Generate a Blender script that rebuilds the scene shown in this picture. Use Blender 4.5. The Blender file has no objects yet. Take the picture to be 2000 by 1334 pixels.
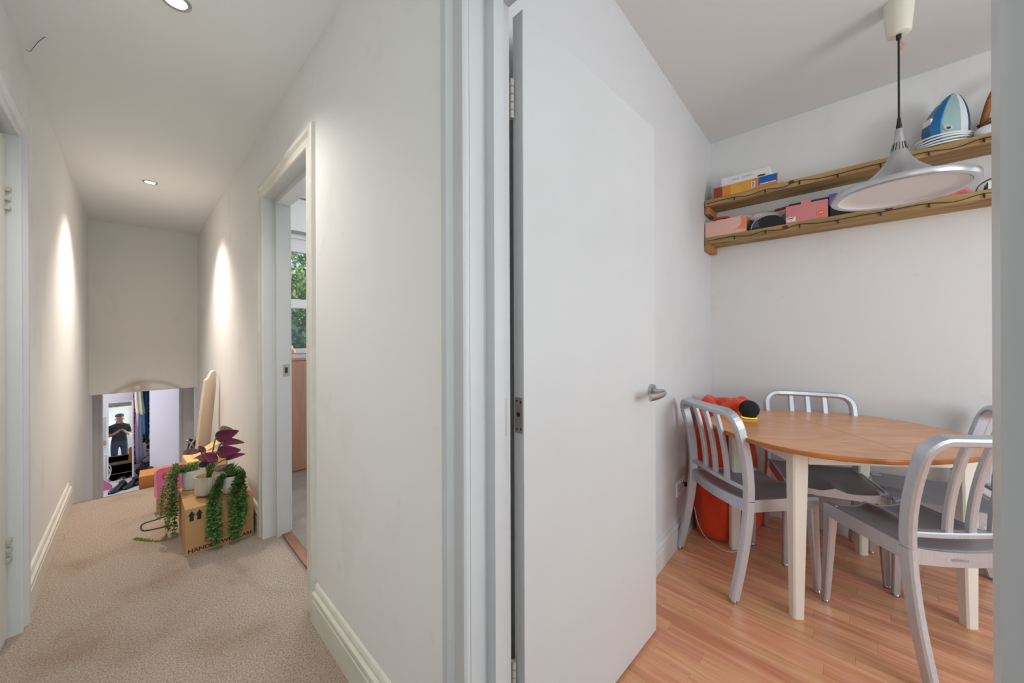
import bpy, bmesh, math, random
from mathutils import Vector, Matrix, noise
R = random.Random(7)
PI = math.pi
sc = bpy.context.scene
col = sc.collection
V = Vector

# ------------------------------------------------------------------ camera
TH = math.atan(737/710.0); ST, CT = math.sin(TH), math.cos(TH)
CAMH = 1.17
FW = V((ST, CT, 0)); RT = V((CT, -ST, 0)); UP = V((0, 0, 1))
cd = bpy.data.cameras.new('camera'); cam = bpy.data.objects.new('camera', cd); col.objects.link(cam)
cd.sensor_width = 36; cd.lens = 710/2000*36; cd.shift_y = -11/2000; cd.clip_start = 0.02
rl = math.radians(0.2)
# image axes of the slightly rolled camera (verticals lean right going down)
xa = RT*math.cos(rl) - UP*math.sin(rl); ya = UP*math.cos(rl) + RT*math.sin(rl); za = -FW
cam.matrix_world = Matrix(((xa.x, ya.x, za.x, 0), (xa.y, ya.y, za.y, 0), (xa.z, ya.z, za.z, CAMH), (0, 0, 0, 1)))
sc.camera = cam

def W(px, py, t):
    a = (px-1000)/710.0; b = (656-py)/710.0
    a2 = a*math.cos(rl) + b*math.sin(rl); b2 = -a*math.sin(rl) + b*math.cos(rl)
    return V((0, 0, CAMH)) + (FW + RT*a2 + UP*b2)*t

# ------------------------------------------------------------------ world, exposure, lights
wd = bpy.data.worlds.new('world'); sc.world = wd; wd.use_nodes = True
nt = wd.node_tree; bgn = nt.nodes['Background']
sky = nt.nodes.new('ShaderNodeTexSky'); sky.sky_type = 'NISHITA'; sky.sun_disc = False
sky.sun_elevation = math.radians(42); sky.sun_rotation = math.radians(200)
nt.links.new(sky.outputs[0], bgn.inputs[0]); bgn.inputs[1].default_value = 0.17
vs = sc.view_settings; vs.view_transform = 'Standard'; vs.look = 'None'; vs.exposure = 0.0; vs.gamma = 1.0
vs.use_curve_mapping = False

def area(name, loc, rot, sx, sy, power, color=(1, 1, 1)):
    l = bpy.data.lights.new(name, 'AREA'); l.shape = 'RECTANGLE'; l.size = sx; l.size_y = sy; l.energy = power; l.color = color
    o = bpy.data.objects.new(name, l); col.objects.link(o); o.location = loc; o.rotation_euler = rot
    return o
DAY = (0.86, 0.95, 1.0); WARM = (1.0, 0.90, 0.79)
# dining room: wide kitchen window in the far end wall (y = -2.4), facing +y
area('window_or_fill_light', (1.30, -2.30, 1.50), (math.radians(90), 0, 0), .95, 1.25, 34, DAY)
# dining room: added fill light by the solid wall right of the frame
area('window_or_fill_light', (2.80, -1.62, 1.25), (0, math.radians(90), 0), 1.7, 0.8, 6, DAY)
# bedroom bay window, to the right of the strip the doorway shows
area('window_or_fill_light', (2.0, 3.98, 1.55), (math.radians(-90), 0, 0), 1.3, 1.05, 42, DAY)
# lower bedroom, window in its left wall
area('window_or_fill_light', (-1.35, 6.7, 0.45), (0, math.radians(-90), 0), 1.2, 0.8, 15, (0.9, 0.95, 1.0))
# unseen fill light added for the hall, on solid wall behind the camera
area('window_or_fill_light', (0.47, -0.78, 1.35), V((-.80, .60, .10)).to_track_quat('-Z', 'Y').to_euler(), 0.55, 1.4, 22, (0.86, 0.97, 1.0))
sl = bpy.data.lights.new('sun', 'SUN'); sl.energy = 2.6; sl.angle = 0.01; so = bpy.data.objects.new('sun', sl); col.objects.link(so)
so.rotation_euler = (math.radians(52), 0, math.radians(15))

def downlight_lamp(x, y, z, power, size=118, blend=0.75, c=None):
    l = bpy.data.lights.new('downlight_lamp', 'SPOT'); l.energy = power; l.color = c or WARM; l.spot_size = math.radians(size); l.spot_blend = blend
    l.shadow_soft_size = 0.03
    o = bpy.data.objects.new('downlight_lamp', l); col.objects.link(o); o.location = (x, y, z); return o

# ------------------------------------------------------------------ material helpers
def srgb(r, g, b):
    f = lambda c: (c/255/12.92) if c/255 <= 0.04045 else ((c/255+0.055)/1.055)**2.4
    return (f(r), f(g), f(b), 1)
MATS = {}
def mat(name, c, rough=0.6, metal=0.0, spec=0.5, noise_amt=0.0, nscale=20.0, bump=0.0, bscale=200.0, stretch=None, emit=None, estr=1.0, coat=0.0, trans=0.0, alpha=1.0, sheen=0.0, c2=None):
    if name in MATS: return MATS[name]
    m = bpy.data.materials.new(name); m.use_nodes = True; n = m.node_tree; b = n.nodes['Principled BSDF']
    cc = srgb(*c) if len(c) == 3 else c
    b.inputs['Base Color'].default_value = cc; b.inputs['Roughness'].default_value = rough; b.inputs['Metallic'].default_value = metal
    b.inputs['Specular IOR Level'].default_value = spec; b.inputs['Coat Weight'].default_value = coat
    b.inputs['Transmission Weight'].default_value = trans; b.inputs['Sheen Weight'].default_value = sheen
    if emit: b.inputs['Emission Color'].default_value = srgb(*emit); b.inputs['Emission Strength'].default_value = estr
    tc = n.nodes.new('ShaderNodeTexCoord'); src = tc.outputs['Object']
    if stretch:
        mp = n.nodes.new('ShaderNodeMapping'); mp.inputs['Scale'].default_value = stretch; n.links.new(src, mp.inputs[0]); src = mp.outputs[0]
    if noise_amt or c2:
        nz = n.nodes.new('ShaderNodeTexNoise'); nz.inputs['Scale'].default_value = nscale; nz.inputs['Detail'].default_value = 6; n.links.new(src, nz.inputs['Vector'])
        rp = n.nodes.new('ShaderNodeValToRGB'); rp.color_ramp.elements[0].position = 0.32; rp.color_ramp.elements[1].position = 0.68
        k = noise_amt
        rp.color_ramp.elements[0].color = (cc[0]*(1-k), cc[1]*(1-k), cc[2]*(1-k), 1)
        rp.color_ramp.elements[1].color = srgb(*c2) if c2 else (min(1, cc[0]*(1+k)), min(1, cc[1]*(1+k)), min(1, cc[2]*(1+k)), 1)
        n.links.new(nz.outputs[0], rp.inputs[0]); n.links.new(rp.outputs[0], b.inputs['Base Color'])
    if bump:
        bz = n.nodes.new('ShaderNodeTexNoise'); bz.inputs['Scale'].default_value = bscale; bz.inputs['Detail'].default_value = 3; n.links.new(src, bz.inputs['Vector'])
        bp = n.nodes.new('ShaderNodeBump'); bp.inputs['Strength'].default_value = bump; bp.inputs['Distance'].default_value = 0.01; n.links.new(bz.outputs[0], bp.inputs['Height']); n.links.new(bp.outputs[0], b.inputs['Normal'])
    MATS[name] = m; return m

def wall_mat(name, c, stain, amt):
    m = mat(name, c, 0.72, spec=0.25, bump=0.05, bscale=60)
    n = m.node_tree; b = n.nodes['Principled BSDF']; tc = n.nodes.new('ShaderNodeTexCoord')
    def smear(scale, lo, hi, seed, strength):
        mp = n.nodes.new('ShaderNodeMapping'); mp.inputs['Location'].default_value = (seed, seed*1.7, seed*.3); mp.inputs['Scale'].default_value = (1, 1, .8); n.links.new(tc.outputs['Object'], mp.inputs[0])
        z = n.nodes.new('ShaderNodeTexNoise'); z.inputs['Scale'].default_value = scale; z.inputs['Detail'].default_value = 5; z.inputs['Roughness'].default_value = .6; n.links.new(mp.outputs[0], z.inputs['Vector'])
        r = n.nodes.new('ShaderNodeMapRange'); r.inputs[1].default_value = lo; r.inputs[2].default_value = hi; r.inputs[4].default_value = strength; n.links.new(z.outputs[0], r.inputs[0]); return r.outputs[0]
    a = smear(3.1, .57, .75, 3.3, amt); d = smear(11, .66, .74, 9.1, amt*.9)
    ad = n.nodes.new('ShaderNodeMath'); ad.operation = 'MAXIMUM'; n.links.new(a, ad.inputs[0]); n.links.new(d, ad.inputs[1])
    mx = n.nodes.new('ShaderNodeMix'); mx.data_type = 'RGBA'; mx.inputs[6].default_value = srgb(*c); mx.inputs[7].default_value = srgb(*stain)
    n.links.new(ad.outputs[0], mx.inputs[0]); n.links.new(mx.outputs[2], b.inputs['Base Color'])
    return m

M_hall = wall_mat('hall_wall_paint', (243, 242, 240), (220, 212, 202), .34)
M_dine = wall_mat('dining_wall_paint', (233, 232, 231), (204, 196, 192), .2)
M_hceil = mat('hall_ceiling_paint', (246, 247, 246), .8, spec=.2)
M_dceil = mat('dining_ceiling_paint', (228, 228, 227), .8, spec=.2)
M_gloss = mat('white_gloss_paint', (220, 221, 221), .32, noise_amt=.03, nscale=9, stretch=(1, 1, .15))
M_gloss2 = mat('dimmed_gloss_paint', (205, 206, 208), .32, noise_amt=.03, nscale=9, stretch=(1, 1, .15))  # same white gloss, colour darkened so the dining doorway renders dimmer
M_trim = mat('cream_gloss_paint', (229, 226, 215), .35, noise_amt=.04, nscale=14)
M_dark = mat('dark_recess', (60, 45, 42), .8)
M_chrome = mat('satin_chrome', (190, 190, 192), .28, 1.0)
M_hinge = mat('painted_metal', (196, 192, 182), .45, 0.3)
M_black = mat('black_plastic', (22, 22, 24), .5)
M_white = mat('white_plastic', (236, 236, 236), .4)
M_label = mat('white_label', (238, 238, 236), .6)
M_ink = mat('black_print', (40, 38, 40), .7)
M_grey_ink = mat('grey_print', (150, 150, 152), .7)

# brushed aluminium
def alu():
    m = mat('brushed_aluminium', (206, 211, 219), .5, .92, bump=.06, bscale=60, stretch=(30, 30, 2), noise_amt=.07, nscale=14)
    return m
M_alu = alu()
M_alu2 = mat('spun_aluminium', (196, 198, 202), .3, 1.0, noise_amt=.03, nscale=30)

def wood(name, dark, light, scale=1.0, stretch=(14, 1.2, 14), rough=.5, per_object=False, coat=0.0, knots=False):
    m = bpy.data.materials.new(name); m.use_nodes = True; n = m.node_tree; b = n.nodes['Principled BSDF']; MATS[name] = m
    tc = n.nodes.new('ShaderNodeTexCoord'); src = tc.outputs['Object']
    oi = n.nodes.new('ShaderNodeObjectInfo')
    mp = n.nodes.new('ShaderNodeMapping'); mp.inputs['Scale'].default_value = tuple(s*scale for s in stretch); n.links.new(src, mp.inputs[0])
    if per_object:
        cmb = n.nodes.new('ShaderNodeCombineXYZ'); ml = n.nodes.new('ShaderNodeMath'); ml.operation = 'MULTIPLY'; ml.inputs[1].default_value = 91.0; n.links.new(oi.outputs['Random'], ml.inputs[0])
        for i in range(3): n.links.new(ml.outputs[0], cmb.inputs[i])
        n.links.new(cmb.outputs[0], mp.inputs['Location'])
    z = n.nodes.new('ShaderNodeTexNoise'); z.inputs['Scale'].default_value = 2.2; z.inputs['Detail'].default_value = 8; z.inputs['Distortion'].default_value = 1.1; n.links.new(mp.outputs[0], z.inputs['Vector'])
    rp = n.nodes.new('ShaderNodeValToRGB'); rp.color_ramp.elements[0].position = .3; rp.color_ramp.elements[1].position = .66
    rp.color_ramp.elements[0].color = srgb(*dark); rp.color_ramp.elements[1].color = srgb(*light)
    n.links.new(z.outputs[0], rp.inputs[0]); last = rp.outputs[0]
    if per_object:
        hs = n.nodes.new('ShaderNodeHueSaturation'); mr = n.nodes.new('ShaderNodeMapRange'); mr.inputs[3].default_value = .90; mr.inputs[4].default_value = 1.08
        n.links.new(oi.outputs['Random'], mr.inputs[0]); n.links.new(mr.outputs[0], hs.inputs['Value']); wn = n.nodes.new('ShaderNodeTexWhiteNoise'); wn.noise_dimensions = '1D'; n.links.new(oi.outputs['Random'], wn.inputs['W']); m3 = n.nodes.new('ShaderNodeMapRange'); m3.inputs[3].default_value = .485; m3.inputs[4].default_value = .503; n.links.new(wn.outputs['Value'], m3.inputs[0]); n.links.new(m3.outputs[0], hs.inputs['Hue']); n.links.new(last, hs.inputs['Color']); last = hs.outputs[0]
    if knots:
        vo = n.nodes.new('ShaderNodeTexVoronoi'); vo.inputs['Scale'].default_value = 4.2; mp2 = n.nodes.new('ShaderNodeMapping'); mp2.inputs['Scale'].default_value = (1.8, .62, 1.8); n.links.new(src, mp2.inputs[0]); n.links.new(mp2.outputs[0], vo.inputs['Vector'])
        mr = n.nodes.new('ShaderNodeMapRange'); mr.inputs[1].default_value = .05; mr.inputs[2].default_value = .13; mr.inputs[3].default_value = 1; mr.inputs[4].default_value = 0; n.links.new(vo.outputs['Distance'], mr.inputs[0])
        mx = n.nodes.new('ShaderNodeMix'); mx.data_type = 'RGBA'; mx.inputs[7].default_value = srgb(96, 62, 36); n.links.new(mr.outputs[0], mx.inputs[0]); n.links.new(last, mx.inputs[6]); last = mx.outputs[2]
    n.links.new(last, b.inputs['Base Color']); b.inputs['Roughness'].default_value = rough; b.inputs['Coat Weight'].default_value = coat; b.inputs['Coat Roughness'].default_value = .25
    bp = n.nodes.new('ShaderNodeBump'); bp.inputs['Strength'].default_value = .06; bp.inputs['Distance'].default_value = .004; n.links.new(z.outputs[0], bp.inputs['Height']); n.links.new(bp.outputs[0], b.inputs['Normal'])
    return m
M_lam = wood('laminate_plank', (212, 143, 100), (242, 184, 140), stretch=(15, 1.0, 4), rough=.33, per_object=True, coat=.15)
M_beech = wood('beech_veneer', (214, 144, 90), (234, 172, 120), stretch=(2, 9, 2), rough=.3, coat=.15)
M_beech_edge = wood('beech_edge', (166, 96, 40), (190, 116, 56), stretch=(2, 2, 14), rough=.4)
M_scaff = wood('rough_pine_board', (132, 102, 62), (186, 152, 100), stretch=(9, .9, 9), rough=.7, knots=True)
M_bracket = wood('pine_bracket', (168, 112, 62), (192, 138, 88), stretch=(9, 9, 2), rough=.7)
M_pink_wood = wood('pinkish_oak_veneer', (176, 128, 106), (196, 150, 126), stretch=(7, 7, .8), rough=.5)
M_thresh = wood('dark_oak_strip', (122, 78, 52), (158, 108, 78), stretch=(6, 1.2, 6), rough=.5)
M_leanwood = wood('pale_ply', (224, 204, 182), (238, 222, 204), stretch=(5, 5, .8), rough=.5)
M_cream = mat('cream_paint_wood', (246, 240, 226), .38)
M_card = mat('brown_cardboard', (196, 154, 104), .8, noise_amt=.05, nscale=8)
M_card2 = mat('plain_cardboard', (206, 142, 84), .8, noise_amt=.05, nscale=8)
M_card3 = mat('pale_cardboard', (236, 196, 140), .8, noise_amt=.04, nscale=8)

def carpet(name, c1, c2, c3):
    m = bpy.data.materials.new(name); m.use_nodes = True; n = m.node_tree; b = n.nodes['Principled BSDF']; MATS[name] = m
    tc = n.nodes.new('ShaderNodeTexCoord')
    z = n.nodes.new('ShaderNodeTexNoise'); z.inputs['Scale'].default_value = 170; z.inputs['Detail'].default_value = 4; z.inputs['Roughness'].default_value = .75; n.links.new(tc.outputs['Object'], z.inputs['Vector'])
    rp = n.nodes.new('ShaderNodeValToRGB'); rp.color_ramp.elements[0].position = .33; rp.color_ramp.elements[1].position = .68; rp.color_ramp.elements[0].color = srgb(*c1); rp.color_ramp.elements[1].color = srgb(*c2); n.links.new(z.outputs[0], rp.inputs[0])
    y = n.nodes.new('ShaderNodeTexNoise'); y.inputs['Scale'].default_value = 3.2; y.inputs['Detail'].default_value = 4; n.links.new(tc.outputs['Object'], y.inputs['Vector'])
    mr = n.nodes.new('ShaderNodeMapRange'); mr.inputs[1].default_value = .5; mr.inputs[2].default_value = .72; mr.inputs[4].default_value = .55; n.links.new(y.outputs[0], mr.inputs[0])
    mx = n.nodes.new('ShaderNodeMix'); mx.data_type = 'RGBA'; mx.blend_type = 'MULTIPLY'; mx.inputs[7].default_value = srgb(*c3); n.links.new(mr.outputs[0], mx.inputs[0]); n.links.new(rp.outputs[0], mx.inputs[6])
    n.links.new(mx.outputs[2], b.inputs['Base Color']); b.inputs['Roughness'].default_value = 1; b.inputs['Specular IOR Level'].default_value = .05; b.inputs['Sheen Weight'].default_value = .15
    bp = n.nodes.new('ShaderNodeBump'); bp.inputs['Strength'].default_value = .9; bp.inputs['Distance'].default_value = .008; n.links.new(z.outputs[0], bp.inputs['Height']); n.links.new(bp.outputs[0], b.inputs['Normal'])
    return m
M_carpet = carpet('beige_carpet', (136, 116, 98), (236, 216, 198), (206, 180, 156))
M_carpet2 = carpet('grey_beige_carpet', (140, 124, 116), (200, 184, 176), (190, 176, 168))
M_lowfloor = mat('pale_floor', (226, 224, 222), .5)

# ------------------------------------------------------------------ mesh helpers
def nb(): return bmesh.new()
def link(name, bm, m, parent=None, smooth=False, mats=None):
    bmesh.ops.recalc_face_normals(bm, faces=bm.faces)
    me = bpy.data.meshes.new(name); bm.to_mesh(me); bm.free()
    for x in ([m] if not isinstance(m, (list, tuple)) else m): me.materials.append(x)
    if smooth:
        for p in me.polygons: p.use_smooth = True
    o = bpy.data.objects.new(name, me); col.objects.link(o)
    if parent: o.parent = parent
    if smooth == 'auto':
        md = o.modifiers.new('e', 'EDGE_SPLIT'); md.split_angle = math.radians(38)
    return o
def tag(o, label=None, cat=None, group=None, kind=None):
    if label: o['label'] = label
    if cat: o['category'] = cat
    if group: o['group'] = group
    if kind: o['kind'] = kind
    return o
def thing(name, label, cat, loc=(0, 0, 0), rz=0, group=None):
    o = bpy.data.objects.new(name, None); col.objects.link(o); o.location = loc; o.rotation_euler = (0, 0, rz); o.empty_display_size = .05
    return tag(o, label, cat, group)
def struct(name, bm, m, smooth=False, parent=None):
    o = link(name, bm, m, parent, smooth)
    if not parent: o['kind'] = 'structure'
    return o
def box(bm, lo, hi, bev=0.0, mi=0, M=None):
    x0, y0, z0 = lo; x1, y1, z1 = hi
    vs_ = [bm.verts.new(p) for p in ((x0, y0, z0), (x1, y0, z0), (x1, y1, z0), (x0, y1, z0), (x0, y0, z1), (x1, y0, z1), (x1, y1, z1), (x0, y1, z1))]
    fs = [bm.faces.new([vs_[i] for i in f]) for f in ((0, 3, 2, 1), (4, 5, 6, 7), (0, 1, 5, 4), (1, 2, 6, 5), (2, 3, 7, 6), (3, 0, 4, 7))]
    for f in fs: f.material_index = mi
    if bev:
        es = list({e for f in fs for e in f.edges})
        r = bmesh.ops.bevel(bm, geom=es, offset=bev, segments=2, affect='EDGES', profile=.5)
        vs_ = list({v for f in r['faces'] for v in f.verts} | {v for v in vs_ if v.is_valid})
    if M: bmesh.ops.transform(bm, matrix=M, verts=[v for v in vs_ if v.is_valid])
    return vs_
def prism(bm, poly, z0, z1, mi=0, axis='z'):
    def mk(p, z):
        return {'z': (p[0], p[1], z), 'x': (z, p[0], p[1]), 'y': (p[0], z, p[1])}[axis]
    a = [bm.verts.new(mk(p, z0)) for p in poly]; b = [bm.verts.new(mk(p, z1)) for p in poly]
    n = len(poly)
    fs = [bm.faces.new(a[::-1]), bm.faces.new(b)] + [bm.faces.new((a[i], a[(i+1) % n], b[(i+1) % n], b[i])) for i in range(n)]
    for f in fs: f.material_index = mi
    return a + b
def sweep(bm, pts, secs, ref, cap=True, closed=False):
    """secs: list of 2D (a,b) section (or function i->section); ref: vector(s) the a-axis follows"""
    pts = [V(p) for p in pts]; n = len(pts); rings = []
    for i, p in enumerate(pts):
        if closed: t = pts[(i+1) % n] - pts[i-1]
        else: t = pts[min(i+1, n-1)] - pts[max(i-1, 0)]
        t.normalize(); rf = V(ref(i)) if callable(ref) else V(ref)
        a = rf - t*rf.dot(t); a.normalize(); b = t.cross(a)
        s = secs(i) if callable(secs) else secs
        rings.append([bm.verts.new(p + a*q[0] + b*q[1]) for q in s])
    m = len(rings[0])
    for i in range(n if closed else n-1):
        r0, r1 = rings[i], rings[(i+1) % n]
        for k in range(m): bm.faces.new((r0[k], r0[(k+1) % m], r1[(k+1) % m], r1[k]))
    if cap and not closed: bm.faces.new(rings[0][::-1]); bm.faces.new(rings[-1])
    return rings
def rsec(w, h, c):
    w, h = w/2, h/2
    return [(w-c, -h), (w, -h+c), (w, h-c), (w-c, h), (-w+c, h), (-w, h-c), (-w, -h+c), (-w+c, -h)]
def csec(r, n=8): return [(r*math.cos(2*PI*k/n), r*math.sin(2*PI*k/n)) for k in range(n)]
def tube(bm, pts, r, n=8, cap=True, closed=False):
    pts = [V(p) for p in pts]
    d = pts[-1]-pts[0] if not closed else pts[1]-pts[0]
    # parallel-transported reference
    refs = []; t0 = (pts[1]-pts[0]).normalized(); rf = V((0, 0, 1)) if abs(t0.z) < .9 else V((1, 0, 0)); rf = (rf - t0*rf.dot(t0)).normalized()
    for i in range(len(pts)):
        t = (pts[(i+1) % len(pts) if closed else min(i+1, len(pts)-1)] - pts[i-1 if closed else max(i-1, 0)])
        if t.length < 1e-9: t = t0
        t.normalize(); rf = rf - t*rf.dot(t)
        rf = rf.normalized() if rf.length > 1e-6 else V((1, 0, 0)); refs.append(rf.copy())
    sec = (lambda i: csec(r(i), n)) if callable(r) else csec(r, n)
    return sweep(bm, pts, sec, lambda i: refs[i], cap, closed)
def smoothpath(pts, k=6, closed=False):
    P = [V(p) for p in pts]; out = []; n = len(P)
    rng = n if closed else n-1
    for i in range(rng):
        p0 = P[i-1] if (i > 0 or closed) else P[0]*2-P[1]; p1 = P[i]; p2 = P[(i+1) % n]; p3 = P[(i+2) % n] if (i+2 < n or closed) else p2*2-p1
        for j in range(k):
            t = j/k
            out.append(.5*((2*p1) + (p2-p0)*t + (2*p0-5*p1+4*p2-p3)*t*t + (3*p1-p0-3*p2+p3)*t*t*t))
    if not closed: out.append(P[-1])
    return out
def lathe(bm, prof, n=32, c=(0, 0, 0), cap0=False, cap1=False, mi=0):
    rings = []
    for r, z in prof:
        rings.append([bm.verts.new((c[0]+r*math.cos(2*PI*k/n), c[1]+r*math.sin(2*PI*k/n), c[2]+z)) for k in range(n)])
    for i in range(len(rings)-1):
        for k in range(n):
            f = bm.faces.new((rings[i][k], rings[i][(k+1) % n], rings[i+1][(k+1) % n], rings[i+1][k])); f.material_index = mi
    if cap0: bm.faces.new(rings[0][::-1])
    if cap1: bm.faces.new(rings[-1])
    return rings
def xf(bm, M): bmesh.ops.transform(bm, matrix=M, verts=bm.verts)
def text_obj(name, body, size, M, m, parent, depth=.0004, align='CENTER', sx=1.0, bold=0.0):
    cu = bpy.data.curves.new(name, 'FONT'); cu.body = body; cu.size = size; cu.extrude = depth; cu.align_x = align; cu.align_y = 'CENTER'; cu.offset = bold; cu.resolution_u = 3
    t = bpy.data.objects.new(name, cu); col.objects.link(t); bpy.context.view_layer.update()
    me = bpy.data.meshes.new_from_object(t.evaluated_get(bpy.context.evaluated_depsgraph_get())); bpy.data.objects.remove(t)
    me.transform(M @ Matrix.Diagonal((sx, 1, 1, 1))); me.materials.clear(); me.materials.append(m)
    o = bpy.data.objects.new(name, me); col.objects.link(o); o.parent = parent; return o
def frameM(o, x, y):
    x = V(x).normalized(); y = V(y).normalized(); z = x.cross(y); o = V(o)
    return Matrix(((x.x, y.x, z.x, o.x), (x.y, y.y, z.y, o.y), (x.z, y.z, z.z, o.z), (0, 0, 0, 1)))
def copy_tree(o, parent=None):
    c = o.copy(); col.objects.link(c); c.parent = parent
    for ch in [x for x in ALL(o)]: copy_tree(ch, c)
    return c
def ALL(o): return [x for x in col.objects if x.parent == o]
# moulding: profile (a across, b out) extruded from p0 to p1, with mitre slopes m0,m1 (shift along run per unit a)
def mould(bm, prof, p0, p1, A, B, m0=0.0, m1=0.0):
    p0 = V(p0); p1 = V(p1); d = (p1-p0).normalized(); A = V(A); B = V(B)
    r0 = [bm.verts.new(p0 + A*a + B*b + d*(m0*a)) for a, b in prof]; r1 = [bm.verts.new(p1 + A*a + B*b + d*(m1*a)) for a, b in prof]
    n = len(prof)
    for i in range(n): bm.faces.new((r0[i], r0[(i+1) % n], r1[(i+1) % n], r1[i]))
    bm.faces.new(r0[::-1]); bm.faces.new(r1)
CAS = [(0, 0), (0, .012), (.004, .017), (.012, .017), (.015, .013), (.042, .014), (.050, .021), (.055, .026), (.072, .027), (.080, .02), (.085, 0)]
BASE = [(0, 0), (0, .020), (.092, .020), (.096, .017), (.103, .017), (.112, .021), (.122, .020), (.130, .012), (.140, .011), (.150, .007), (.155, 0)]   # (height, out)

# ------------------------------------------------------------------ setting
XL, XR, XD = -.327, .52, .643          # hall left wall, hall right wall, dining/bedroom face of that wall
HC, DC = 2.375, 2.545                 # ceilings
XB = 2.88                             # dining back wall
YS = lambda x: .739 + (x-1.7)*.037    # dining side wall, slightly out of square
LOW = -.75                            # lower floor
DY0, DY1 = -.124, .63                 # dining doorway
BY0, BY1 = 1.71, 2.49                 # bedroom doorway
DH = 1.985                            # door head

b = nb(); box(b, (XL-.12, -1.3, -.12), (XD-.06, 4.0, 0)); struct('floor', b, M_carpet)
b = nb(); box(b, (XD-.06, .95, -.12), (3.1, 4.1, 0)); struct('floor', b, M_carpet2)
b = nb(); box(b, (-1.6, 4.9, LOW-.1), (1.2, 7.6, LOW)); struct('floor', b, M_lowfloor)
b = nb(); box(b, (XL-.1, -1.3, HC), (XR+.1, 5.7, HC+.15)); struct('ceiling', b, M_hceil)
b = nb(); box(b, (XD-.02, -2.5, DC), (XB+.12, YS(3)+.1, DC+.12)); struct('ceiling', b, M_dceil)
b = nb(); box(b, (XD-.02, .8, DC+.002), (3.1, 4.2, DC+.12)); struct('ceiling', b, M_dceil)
b = nb(); box(b, (-1.6, 6.28, 1.5), (1.2, 7.6, 1.6)); struct('ceiling', b, M_dceil)

# hall left wall with a door opening
b = nb()
box(b, (XL-.12, -1.3, LOW-.1), (XL, 1.62, HC+.1)); box(b, (XL-.12, 2.40, LOW-.1), (XL, 6.3, HC+.1)); box(b, (XL-.12, 1.62, DH), (XL, 2.40, HC+.1))
struct('wall_left', b, M_hall)
# hall right wall with two door openings
b = nb()
box(b, (XR, -1.3, 0), (XD, DY0, DC+.05)); box(b, (XR, DY0, DH+.015), (XD, DY1, DC+.05)); box(b, (XR, DY1, 0), (XD, BY0, DC+.05))
box(b, (XR, BY0, DH), (XD, BY1, DC+.05)); box(b, (XR, BY1, LOW-.1), (XD, 6.3, DC+.05))
struct('wall_right', b, M_hall)
b = nb(); box(b, (XL-.1, -1.3, 0), (XR+.1, -1.2, HC)); struct('wall_back', b, M_hall)
# bulkhead over the stairs, with its soffit running back to the lower doorway
b = nb(); box(b, (XL, 5.69, .575), (XR, 6.3, HC)); M_bulk = wall_mat('bulkhead_paint', (245, 243, 238), (226, 218, 206), .34)
n_ = M_bulk.node_tree; p_ = n_.nodes['Principled BSDF']; tc_ = n_.nodes.new('ShaderNodeTexCoord')
def ring_stain(c, r0, r1, col_, k, prev):
    d_ = n_.nodes.new('ShaderNodeVectorMath'); d_.operation = 'DISTANCE'; d_.inputs[1].default_value = c; n_.links.new(tc_.outputs['Object'], d_.inputs[0])
    rp_ = n_.nodes.new('ShaderNodeValToRGB'); e_ = rp_.color_ramp.elements; e_[0].position = max(0, r0-.03); e_[0].color = (0, 0, 0, 1); e_[1].position = r1+.03; e_[1].color = (0, 0, 0, 1)
    q_ = e_.new((r0+r1)/2); q_.color = (k, k, k, 1); n_.links.new(d_.outputs['Value'], rp_.inputs[0])
    m_ = n_.nodes.new('ShaderNodeMix'); m_.data_type = 'RGBA'; m_.inputs[7].default_value = srgb(*col_); n_.links.new(rp_.outputs[0], m_.inputs[0]); n_.links.new(prev, m_.inputs[6]); return m_.outputs[2]
pv = p_.inputs['Base Color'].links[0].from_socket
pv = ring_stain((.02, 5.69, .62), -.02, .09, (196, 160, 124), .55, pv); pv = ring_stain((.10, 5.69, .30), .375, .385, (176, 166, 154), .5, pv)
n_.links.new(pv, p_.inputs['Base Color']); struct('wall_front', b, M_bulk)
# wall with the lower doorway
b = nb()
box(b, (-1.6, 6.2, LOW), (-.275, 6.3, 1.6)); box(b, (.405, 6.2, LOW), (1.2, 6.3, 1.6)); struct('wall_landing', b, mat('stair_paint', (214, 208, 206), .7))
# lower bedroom shell
M_low = mat('lilac_white_paint', (238, 236, 242), .7)
b = nb(); box(b, (-1.6, 7.45, LOW), (1.2, 7.55, 1.5)); struct('wall_bedroom_end', b, M_low)
b = nb(); box(b, (-1.6, 6.3, LOW), (-1.5, 7.45, 1.5)); struct('wall_bedroom_left', b, M_low)
b = nb(); box(b, (1.1, 6.3, LOW), (1.2, 7.45, 1.5)); struct('wall_bedroom_right', b, M_low)
# dining side wall (party wall with the bedroom), slightly out of square
b = nb(); prism(b, [(XD-.01, YS(XD)), (XB+.12, YS(XB+.12)), (XB+.12, .98), (XD-.01, .98)], 0, DC+.02); struct('wall_dining_side', b, wall_mat('dimmed_dining_paint', (221, 221, 223), (200, 194, 192), .2))  # dining wall paint with its colour darkened to dim this wall
b = nb(); box(b, (XB, -2.5, 0), (XB+.12, YS(XB), DC+.02)); struct('wall_dining_back', b, M_dine)
b = nb(); box(b, (XD-.01, -2.5, 0), (XB+.1, -2.4, DC+.02)); struct('wall_dining_end', b, M_dine)
# kitchen window in the end wall (its daylight is the area light in front of the panes)
b = nb()
for (x0, x1, z0, z1) in ((.76, 1.84, .80, .86), (.76, 1.84, 2.14, 2.2), (.76, .82, .86, 2.14), (1.78, 1.84, .86, 2.14)): box(b, (x0, -2.4, z0), (x1, -2.36, z1))
struct('window_2', b, M_gloss)
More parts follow.
